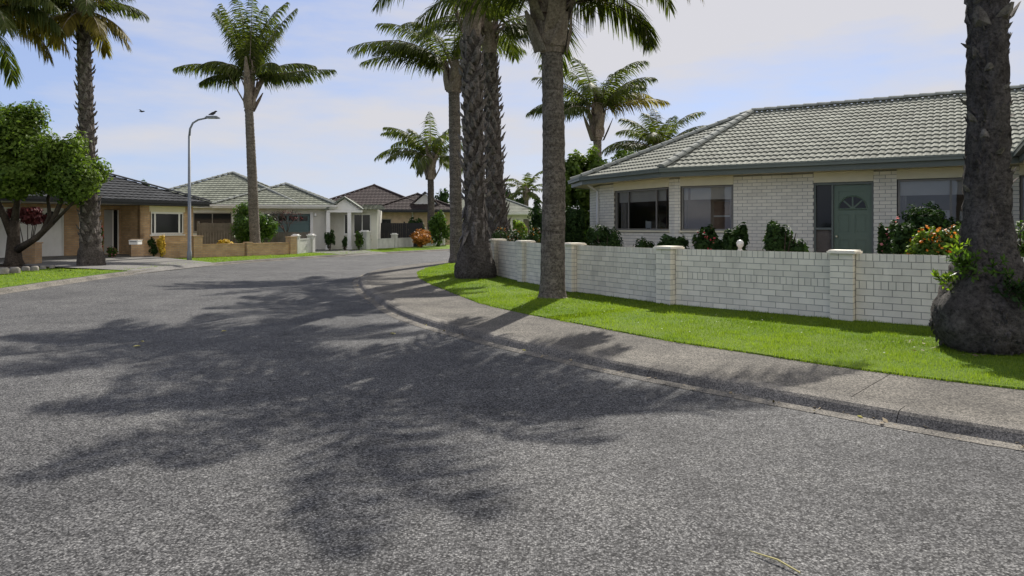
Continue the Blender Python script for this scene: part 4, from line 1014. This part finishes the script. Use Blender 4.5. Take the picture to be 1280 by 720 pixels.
mb.face([C_.p(gx-.95, gy, gz), C_.p(gx+.95, gy, gz), C_.p(gx, gy, gz+.85)]); mb.face([C_.p(gx+.95, gy+2.2, gz), C_.p(gx-.95, gy+2.2, gz), C_.p(gx, gy+2.2, gz+.85)])
go = mb.build('gablet', 'paint_white', hC)
mb = MB()
for s in (-1, 1): mb.face([C_.p(gx+s*1.15, gy-.15, gz-.1), C_.p(gx, gy-.15, gz+.95), C_.p(gx, gy+2.6, gz+.95), C_.p(gx+s*1.15, gy+2.6, gz-.1)])
ridge_caps(mb, C_.p(gx-1.15, gy-.15, gz-.08), C_.p(gx, gy-.15, gz+.95), .1); ridge_caps(mb, C_.p(gx+1.15, gy-.15, gz-.08), C_.p(gx, gy-.15, gz+.95), .1)
mb.build('gablet_roof', 'tile_brown', hC)
window(hC, C_, 4.3, 5.9, 1.1, 2.2, .05, 'far', 'frame_bronze', (.5,), fw=.06); window(hC, C_, 8.9, 10.2, 1.0, 2.4, .05, 'far', 'paint_white', (.5,), fw=.06)
mb = MB(); mb.tube([C_.p(7.6, -.06, .2), C_.p(7.6, -.06, 2.6), C_.p(7.6, -.6, 2.75)], .05, 6); mb.build('downpipe', 'paint_white', hC)

# --- house D far behind
D_ = Fr((-7.2, 66), (.998, .06))
hD = thing('house', (-7.2, 66, .2), 'distant cream house with pale green roof behind the booted palms', 'house', None, .06)
w = MB(); slab_wall(w, D_, 9.2, .1, 2.7, [(7.2, 7.9, 1.2, 2.3), (8.3, 8.9, .2, 2.3), (2, 3.6, 1.2, 2.3)])
for a, b in (((9.2, 0), (9.2, 8)), ((9.2, 8), (0, 8)), ((0, 8), (0, .2))):
    fr, L = D_.sub(a, b); w.box(.2, L, 0, .2, .1, 2.7, 0, .5, fr)
w.build('wall', 'render_cream', hD)
rf = MB(); cp = MB(); hip(rf, cp, D_, -.8, 10, -.7, 8.8, 2.9, .42, 2, 90); ro = rf.build('roof', 'tile_green', hD); cp.build('ridge_cap', 'cap_sage', ro)
fs = MB(); sf = MB(); eave(fs, sf, D_, -.8, 10, -.7, 8.8, 2.88); fs.build('fascia', 'paint_white', hD); sf.build('soffit', 'paint_white', hD)
window(hD, D_, 7.2, 7.9, 1.2, 2.3, .05, 'far', 'paint_white', (.5,), fw=.06); window(hD, D_, 2, 3.6, 1.2, 2.3, .05, 'far', 'paint_white', (.5,), fw=.06)
mb = MB(); mb.box(8.32, 8.88, .1, .14, .2, 2.28, 0, .5, D_); mb.build('door', 'timber_grey', hD)

# ------------------------------------------------------------------ street fences across the road
TF = [gp(171, 322.5, .15), gp(246, 320.8, .15), gp(310, 319, .15), gp(364, 316.8, .15)]
tf = thing('garden_wall', (*TF[0], .12), 'low tan brick garden wall with square piers beside the street lamp', 'garden wall')
for i, (a, b) in enumerate(zip(TF[:-1], TF[1:])):
    fr = Fr(a, (b[0]-a[0], b[1]-a[1])); L = math.dist(a, b); mb = MB(); hh = .62 if i == 0 else .55
    mb.box(.2, L-.2, -.07, .07, .08, .15+hh, 0, .5, fr); mb.box(.2, L-.2, -.09, .09, .15+hh+.002, .15+hh+.05, 0, .5, fr); mb.build('wall_panel', 'brick_tan', tf)
for i, a in enumerate(TF):
    j = min(i, 2); fr = Fr(a, (TF[j+1][0]-TF[j][0], TF[j+1][1]-TF[j][1])); mb = MB(); hh = (.82, .95, .6, .85)[i]; k = (.26, .2, .14, .2)[i]
    mb.box(-k, k, -k, k, .08, .15+hh, 0, .5, fr); mb.box(-k-.03, k+.03, -k-.03, k+.03, .15+hh+.002, .15+hh+.06, 0, .5, fr); mb.build('pier', 'brick_tan', tf)
lb = thing('letterbox', dp(170, 304, 30.7), 'white letterbox on the end pier of the tan brick garden wall', 'letterbox')
x, y, z = dp(170, 305.5, 30.75); mb = MB(); mb.box(x-.22, x+.16, y-.17, y+.2, z, z+.17); mb.box(x-.24, x+.18, y-.19, y+.22, z+.172, z+.195); mb.build('box_body', 'paint_white', lb)
mb = MB(); mb.box(x-.18, x+.12, y-.176, y-.171, z+.11, z+.135); mb.build('slot', 'metal_dark', lb)
# short brick garden wall left of garage drive
x, y = gp(44, 331, .15); gwl = thing('garden_wall', (x, y, .12), 'short tan brick wall stub beside the white garage door', 'garden wall')
mb = MB(); mb.box(x-.9, x-.32, y-.08, y+.08, .08, .85); mb.build('wall_panel', 'brick_tan', gwl); mb = MB(); mb.box(x-.2-.12, x+.12, y-.2, y+.2, .08, .95); mb.box(x-.35, x+.15, y-.23, y+.23, .952, 1.0); mb.build('pier', 'brick_tan', gwl)

def block_fence(pts, h, ph, label, first=.16):
    t = thing('block_fence', (*pts[0], .12), label, 'fence')
    for a, b in zip(pts[:-1], pts[1:]):
        fr = Fr(a, (b[0]-a[0], b[1]-a[1])); L = math.dist(a, b); mb = MB(); mb.box(.15, L-.15, -.07, .07, .08, .12+h, 0, .5, fr); mb.box(.15, L-.15, -.09, .09, .122+h, .16+h, 0, .5, fr); mb.build('fence_panel', 'fence_block', t)
    for i, a in enumerate(pts):
        hh = ph*(1.25 if i == 0 and first > .2 else 1); k = first if i == 0 else .17
        fr = Fr(a, (pts[1][0]-pts[0][0], pts[1][1]-pts[0][1])); mb = MB(); mb.box(-k, k, -k, k, .08, .12+hh, 0, .5, fr); po = mb.build('pillar', 'fence_block', t)
        c = MB(); c.box(-k-.04, k+.04, -k-.04, k+.04, .122+hh, .17+hh, 0, .5, fr); c.box(-k*.8, k*.8, -k*.8, k*.8, .17+hh, .23+hh, 0, .5, fr); c.build('pillar_cap', 'paint_white', po)
block_fence([gp(370, 316.6, .14), gp(389, 315, .14)], .75, .95, 'short white block fence piece left of the teal garage driveway')
block_fence([gp(456, 311.5, .14), gp(493, 309, .14), gp(525, 307.5, .14), gp(553, 306, .14)], .62, .9, 'pale block fence with four capped pillars right of the driveway', .24)
x, y = gp(376, 316, .12); mb = MB(); mb.box(x-.2, x+.18, y-.14, y+.14, .11, .42); mb.box(x-.22, x+.2, y-.16, y+.16, .422, .46); mb.box(x-.1, x+.08, y-.18, y-.16, .3, .34)
tag(mb.build('meter_box', 'metal_dark'), 'small black box on the grass in front of the short white block fence', 'box')
x, y = gp(461, 310.8, .14); mb = MB(); mb.box(x-.12, x+.14, y-.1, y+.2, 1.12, 1.4)
bf = thing('board_fence', (-10.4, 50.5, .12), 'tall black board fence behind the pale block fence', 'fence')
fr = Fr((-10.6, 50.5), (.99, .12)); mb = MB(); x = 0
while x < 4.0: mb.box(x, x+.14, 0, .03, .1, 1.85+random.uniform(-.01, .01), 0, .5, fr); x += .145
mb.build('board', 'fence_black', bf)
for x in (0, 1.35, 2.7, 4.0): mb = MB(); mb.box(x, x+.1, .032, .13, .1, 1.95, 0, .5, fr); mb.build('post', 'fence_black', bf)
wf = thing('timber_fence', (-17.6, 40.5, .12), 'weathered grey timber fence between the tan brick house and the cream house', 'fence')
fr = Fr((-18.2, 40.2), (.98, .2)); mb = MB(); x = 0
while x < 6.2: mb.box(x, x+.14, 0, .03, .1, 1.25+(.55 if x < 2.2 else 0)+random.uniform(-.02, .02), 0, .5, fr); x += .15
mb.build('board', 'timber_grey', wf)
for x in (0, 2.2, 4.3, 6.2): mb = MB(); mb.box(x, x+.1, .032, .13, .1, 1.3+(.6 if x < 2.3 else 0), 0, .5, fr); mb.build('post', 'timber_grey', wf)

# plants across the road
FG = 'garden plants across the street'
def far_shrub(name, label, cat, px, d, wpx, ytop, leaf, n, size, seed, z0=.14, **kw):
    x, y = at(px, d); return shrub(name, label, cat, x, y, z0, wpx/2/FPX*d, wpx/2/FPX*d*.8, zat(ytop, d)-z0, leaf, n, size, seed, group=FG, **kw)
far_shrub('bush', 'large rounded green bush behind the tall slender palm trunk', 'bush', 314, 39.5, 62, 257, 'leaf_mid', 5500, .13, 71, sub=50)
far_shrub('shrub', 'bright yellow shrub behind the low tan brick wall', 'shrub', 281, 36.2, 22, 298, 'leaf_yellow', 700, .1, 72)
far_shrub('shrub', 'yellow tipped shrub at the corner under the white framed window', 'shrub', 202, 32.2, 12, 293, 'leaf_yellow', 420, .1, 73, shell=.3)
far_shrub('shrub', 'dark low shrub along the wall under the white framed window', 'shrub', 191, 32.3, 16, 299, 'leaf_dark', 500, .1, 74)
far_shrub('shrub', 'dark shrub next to the black board fence end', 'shrub', 520, 52, 24, 268, 'leaf_dark', 1600, .16, 75)
far_shrub('shrub', 'orange leaved shrub behind the pale block fence', 'shrub', 527, 49.5, 34, 288, 'leaf_orange', 1200, .14, 76)
far_shrub('shrub', 'green bush right of the mid-sized palm trunk', 'shrub', 549, 52, 34, 266, 'leaf_mid', 1800, .16, 77)
far_shrub('shrub', 'small dark bush by the cream porch wall', 'shrub', 412, 42.2, 16, 288, 'leaf_dark', 500, .11, 78)
far_shrub('shrub', 'round potted bush under the porch window', 'shrub', 431, 42.6, 8, 295, 'leaf_dark', 300, .1, 79)
far_shrub('shrub', 'green leafy plant under the right porch window', 'shrub', 449, 43.2, 16, 288, 'leaf_mid', 500, .11, 80)
far_shrub('shrub', 'red flowering plant beside the tan brick house entry', 'shrub', 125, 30.4, 10, 274, 'leaf_mid', 500, .09, 81, flowers='petal_red', nfl=26, fsize=.1)
far_shrub('shrub', 'low pink and red flowers at the door of the tan brick house', 'shrub', 140, 31.0, 16, 306, 'leaf_mid', 350, .08, 82, flowers='petal_pink', nfl=14, fsize=.08)
far_shrub('tree', 'purple red maple behind the round tree near the garage', 'tree', 35, 28.4, 46, 243, 'leaf_red', 1700, .12, 83, lobes=[((*at(35, 28.4), 2.05), (.75, .6, .35))])
far_shrub('tree', 'dark distant tree behind the far roof', 'tree', 552, 90, 26, 233, 'leaf_dark', 900, .4, 84)
far_shrub('tree', 'small tree top showing between two roofs', 'tree', 183, 60, 14, 228, 'leaf_mid', 600, .3, 85)
far_shrub('tree', 'dark tree right of the booted trunks far away', 'tree', 630, 86, 24, 232, 'leaf_dark', 900, .4, 86)
far_shrub('tree', 'grey green far tree behind the cream house', 'tree', 648, 90, 22, 240, 'leaf_dark', 800, .35, 87)
far_shrub('shrub', 'bright bush in front of the distant cream house', 'shrub', 650, 52, 24, 275, 'leaf_bright', 900, .16, 88)
# bare tree by the teal garage
bt = thing('tree', (*at(358, 41.3), .13), 'leafless small tree in front of the teal garage door', 'tree', FG)
bx, by = at(358, 41.3); mb = MB(); r = random.Random(5)
mb.tube([(bx, by, .1), (bx, by, 1.2)], [.07, .06], 6)
def branch(p, d, l, rad, k):
    q = p+d*l; mb.tube([p, p+d*l*.5+Vector((r.uniform(-.05, .05), r.uniform(-.05, .05), .03)), q], [rad, rad*.8, rad*.6], 4)
    if k:
        for _ in range(3): branch(q, (d+Vector((r.uniform(-.8, .8), r.uniform(-.8, .8), r.uniform(-.25, .45)))).normalized(), l*.72, rad*.6, k-1)
for _ in range(5): branch(Vector((bx, by, 1.15)), Vector((r.uniform(-.8, .8), r.uniform(-.8, .8), 1)).normalized(), .62, .035, 3)
mb.build('trunk', 'bark_tree', bt)
tw = MB(); leaves(tw, [((bx, by, 2.1), (.85, .8, .55))], 260, .06, 0, 91, 30, .3); tw.build('bud', 'leaf_red', bt)

# epiphytes on the big root ball
def epi(label, cx, cy, cz, out, n, ln, seed, mat='leaf_mid'):
    r = np.random.default_rng(seed); mb = MB(); o = Vector(out).normalized()
    for k in range(n):
        b = Vector((cx, cy, cz))+Vector(r.normal(size=3))*.05
        d = (o*.9+Vector(r.normal(size=3))*.75+Vector((0, 0, .5))).normalized(); ll_ = ln*(.6+.7*r.random())
        tip = b+d*ll_; mb.tube([b, tip], [.006, .003], 4, 1, .5, False)
        m_ = 9
        P = np.array([b+(tip-b)*(.25+.75*i/m_) for i in range(m_+1)]); dd = r.normal(size=(m_+1, 3))*.7+np.array(d)*.9; dd /= np.linalg.norm(dd, axis=1)[:, None]
        s_ = np.cross(dd, r.normal(size=(m_+1, 3))); s_ /= np.linalg.norm(s_, axis=1)[:, None]; l = (.05+.05*r.random(m_+1))[:, None]
        mb.quads(np.stack([P, P+dd*l*.5+s_*l*.2, P+dd*l, P+dd*l*.5-s_*l*.2], 1), np.clip(r.normal(.5, .25, m_+1), 0, 1), 0)
    return tag(mb.build('fern', [mat, 'bark_tree']), label, 'plant', 'plants growing on the root ball')
cx, cy = 5.62, 8.25
def onball(ang, z, rr): return (cx+rr*math.cos(R(ang)), cy+rr*math.sin(R(ang)), z, (math.cos(R(ang)), math.sin(R(ang)), 0))
for i, (ang, z, rr, n, ln, mt, lab) in enumerate([(208, 1.0, .37, 26, .17, 'leaf_mid', 'leafy green plant sprouting from the left shoulder of the root ball'), (190, 1.22, .28, 9, .14, 'leaf_bright', 'bright tuft highest on the left side of the root ball'), (188, .82, .47, 9, .11, 'leaf_bright', 'yellow green tuft furthest left on the root ball'),
        (262, .78, .49, 20, .15, 'leaf_dark', 'dark rosette plant on the front of the root ball'), (292, .82, .47, 22, .16, 'leaf_mid', 'green plant on the right front of the root ball at the photo edge'), (250, 1.02, .37, 8, .11, 'leaf_mid', 'small sprig on the trunk above the front rosette')]):
    x, y, zz, o = onball(ang, z+.1, rr); epi(lab, x, y, zz, o, n, ln, 300+i, mt)

# ------------------------------------------------------------------ street lamp
lx, ly = -13.86, 29.9
sl = thing('street_lamp', (lx, ly, .11), 'slim grey street lamp with curved arm beside the driveway', 'street lamp')
zt = zat(148, ly); mb = MB(); mb.tube([(lx, ly, .1), (lx, ly, .5), (lx, ly, .55), (lx+.0, ly, zt-.75)], [.1, .1, .075, .055], 10); mb.build('pole', 'metal_grey', sl, True)
mb = MB(); mb.tube([(lx, ly, zt-.76), (lx+.03, ly, zt-.45), (lx+.15, ly, zt-.2), (lx+.38, ly, zt-.06), (lx+.75, ly, zt+.02)], [.05, .045, .042, .04, .036], 8); mb.build('arm', 'metal_grey', sl, True)
mb = MB(); hd = Fr((lx+.7, ly), (1, 0))
mb.box(0, .55, -.1, .1, zt-.0, zt+.06, 0, .5, hd); mb.box(.04, .5, -.08, .08, zt+.06, zt+.1, 0, .5, hd); mb.box(.42, .6, -.06, .06, zt-.012, zt+.04, 0, .5, hd); hO = mb.build('lamp_head', 'metal_grey', sl)
mb = MB(); mb.box(.08, .46, -.075, .075, zt-.012, zt-.001, 0, .5, hd); mb.build('lens', 'white_china', hO)
bz = zt+.1; mb = MB(); bx0 = lx+.98
mb.tube([(bx0-.16, ly, bz+.06), (bx0-.08, ly, bz+.08), (bx0+.03, ly, bz+.11), (bx0+.1, ly, bz+.15), (bx0+.14, ly, bz+.2), (bx0+.18, ly, bz+.2), (bx0+.22, ly, bz+.19)], [.012, .04, .07, .055, .035, .035, .006], 8)
mb.tube([(bx0, ly-.02, bz), (bx0, ly-.02, bz+.07)], .006, 4); mb.tube([(bx0+.03, ly+.02, bz), (bx0+.03, ly+.02, bz+.07)], .006, 4)
tag(mb.build('bird', 'bird_dark', None, True), 'small bird perched on top of the street lamp head', 'bird')
b = dp(177, 139.5, 45); mb = MB()
mb.tube([b+Vector((-.16, 0, 0)), b+Vector((0, 0, .0)), b+Vector((.15, 0, .02)), b+Vector((.22, 0, .02))], [.01, .05, .035, .005], 6)
for s in (-1, 1):
    mb.face([b+Vector((-.05, 0, .02)), b+Vector((.06, 0, .02)), b+Vector((.04, s*.22, .1)), b+Vector((-.06, s*.22, .09))]); mb.face([b+Vector((-.06, s*.22, .09)), b+Vector((.04, s*.22, .1)), b+Vector((-.1, s*.48, .05))])
tag(mb.build('bird', 'bird_dark'), 'tiny dark bird flying in the open sky beside the left palm', 'bird')

# ------------------------------------------------------------------ litter on the road
LG = 'fallen leaves on the road'
for i, (px, py, s, lab) in enumerate([(491, 418, .2, 'yellowish fallen leaf on the road near the kerb bend'), (171, 434, .16, 'pale leaf scrap lying in the palm shadow on the left'), (178, 428, .1, 'tiny pale scrap just above the other one in the left shadow'), (280, 415, .14, 'pale scrap at the trunk shadow on the road'), (534, 407.5, .12, 'brown leaf resting against the kerb'), (1075, 523, .1, 'curled leaf in the gutter by the kerb at right'), (655, 439, .1, 'small leaf in the gutter halfway along the kerb')]):
    x, y = gp(px, py); s *= .62; r = random.Random(i); a = r.random()*3; mb = MB(); c_, s_ = math.cos(a), math.sin(a)
    L = [(-.5, 0, .006), (-.2, .2, .02), (.2, .17, .02), (.5, 0, .01), (.2, -.17, .018), (-.2, -.2, .016)]
    pts = [(x+s*(u*c_-v*s_), y+s*(u*s_+v*c_), zz+.005) for u, v, zz in L]
    mid = (x, y, .012)
    for k in range(6): mb.face([pts[k], pts[(k+1) % 6], mid], 0, r.random())
    tag(mb.build('leaf', 'dead_leaf'), lab, 'leaf', LG)
ltm = MB(); rl = np.random.default_rng(23); Kd = resample(KR, 3000); Kt = np.gradient(Kd, axis=0); Kt /= np.linalg.norm(Kt, axis=1)[:, None]
ok_ = np.where((Kd[:, 1] > 4.5) & (Kd[:, 1] < 30))[0]; kk_ = rl.choice(ok_, 240); of_ = np.abs(rl.normal(0, .1, 240))+.01
PP = Kd[kk_]+np.stack([-Kt[kk_, 1], Kt[kk_, 0]], 1)*of_[:, None]; PP = np.concatenate([PP]+[np.stack([bx+rr2*np.cos(aa), by+rr2*np.sin(aa)], 1) for bx, by, br in ((.82, 14.2, .33), (5.62, 8.25, .62), (-1.02, 19.7, .65)) for aa, rr2 in [(rl.random(60)*6.28, br+np.abs(rl.normal(0, .22, 60)))]]); zz_ = np.concatenate([np.full(240, .018), np.full(180, .175)])
nn_ = len(PP); aa = rl.random(nn_)*6.28; ls = .012+.03*rl.random(nn_)**2; e1 = np.stack([np.cos(aa), np.sin(aa), rl.normal(0, .25, nn_)], 1)*ls[:, None]; e2 = np.stack([-np.sin(aa), np.cos(aa), rl.normal(0, .25, nn_)], 1)*(ls*.45)[:, None]; c0 = np.concatenate([PP, (zz_+.004)[:, None]], 1)
ltm.quads(np.stack([c0-e1, c0+e2, c0+e1, c0-e2], 1), rl.random(nn_)); tag(ltm.build('leaf_litter', 'litter_brown'), 'dry brown leaf crumbs in the gutter and round the palm bases', 'litter', kind='stuff')
p0, p1, p2 = gp(938, 692), gp(972, 705), gp(1000, 719); mb = MB(); mb.tube([(*p0, .012), (*p1, .02), (*p2, .012)], [.003, .005, .004], 5); tag(mb.build('twig', 'dead_leaf'), 'thin pale twig lying on the asphalt in the foreground', 'twig')

# ------------------------------------------------------------------ light, sky, camera
SAZ = (.30, .954); SEL = 41.5
azr = math.atan2(SAZ[0], SAZ[1])            # clockwise from +Y
sun = bpy.data.lights.new('sun', 'SUN'); sun.energy = 5.0; sun.angle = R(.55); sun.color = (1, .95, .87)
so_ = bpy.data.objects.new('sun', sun); COL.objects.link(so_)
sd = Vector((math.sin(azr)*math.cos(R(SEL)), math.cos(azr)*math.cos(R(SEL)), math.sin(R(SEL))))
so_.rotation_euler = (-sd).to_track_quat('-Z', 'Y').to_euler(); so_.location = (0, 0, 30)
W = bpy.data.worlds.new('World'); SC.world = W; W.use_nodes = True; nt = W.node_tree; nt.nodes.clear()
wo = nt.nodes.new('ShaderNodeOutputWorld'); bg = nt.nodes.new('ShaderNodeBackground'); bg.inputs[1].default_value = .105
sky = nt.nodes.new('ShaderNodeTexSky'); sky.sky_type = 'NISHITA'; sky.sun_disc = False; sky.sun_elevation = R(SEL); sky.sun_rotation = azr
sky.air_density = 1.0; sky.dust_density = .6; sky.ozone_density = 2.5
tc = nt.nodes.new('ShaderNodeTexCoord'); mp = nt.nodes.new('ShaderNodeMapping'); mp.inputs['Scale'].default_value = (1.0, 1.0, 4.2); mp.inputs['Location'].default_value = (.35, .1, .2)
nt.links.new(tc.outputs['Generated'], mp.inputs['Vector'])
nz = noise(nt, mp.outputs[0], 2.1, 8, .55)
sp = nt.nodes.new('ShaderNodeSeparateXYZ'); nt.links.new(tc.outputs['Generated'], sp.inputs[0])
bx_ = N(nt, 'ShaderNodeMath', operation='MULTIPLY_ADD'); nt.links.new(sp.outputs[0], bx_.inputs[0]); bx_.inputs[1].default_value = .16; nt.links.new(nz, bx_.inputs[2])
cl = ramp(nt, bx_.outputs[0], [(.4, (0, 0, 0)), (.6, (1, 1, 1))])
cm = N(nt, 'ShaderNodeMath', operation='MULTIPLY'); nt.links.new(cl, cm.inputs[0]); cm.inputs[1].default_value = .9
blue = mixc(nt, .72, sky.outputs[0], (2.3, 2.8, 4.7))
rear_fill = N(nt, 'ShaderNodeMapRange'); nt.links.new(sp.outputs[1], rear_fill.inputs[0]); rear_fill.inputs[1].default_value = -.35; rear_fill.inputs[2].default_value = .15; rear_fill.inputs[3].default_value = 1; rear_fill.inputs[4].default_value = 0
cc = mixc(nt, rear_fill.outputs[0], (4.5, 4.4, 4.5), (9.6, 9.1, 8.4))   # unseen clouds behind the camera, brightened as added fill for the house fronts
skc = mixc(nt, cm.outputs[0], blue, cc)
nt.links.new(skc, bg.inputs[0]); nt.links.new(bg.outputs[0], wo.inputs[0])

cam = bpy.data.cameras.new('camera'); co = bpy.data.objects.new('camera', cam); COL.objects.link(co)
co.location = (0, 0, EYE); co.rotation_euler = (R(90), 0, 0); cam.sensor_width = 36; cam.lens = 36*FPX/1280
cam.shift_y = -(360-HOR)/1280; cam.clip_start = .05; cam.clip_end = 3000
SC.camera = co
SC.view_settings.view_transform = 'Standard'; SC.view_settings.look = 'None'; SC.view_settings.gamma = 1; SC.view_settings.exposure = 0.6
SC.view_settings.use_curve_mapping = False
SC.cycles.max_bounces = 6; SC.cycles.transparent_max_bounces = 12; SC.cycles.caustics_reflective = False; SC.cycles.caustics_refractive = False
SC.cycles.use_denoising = True
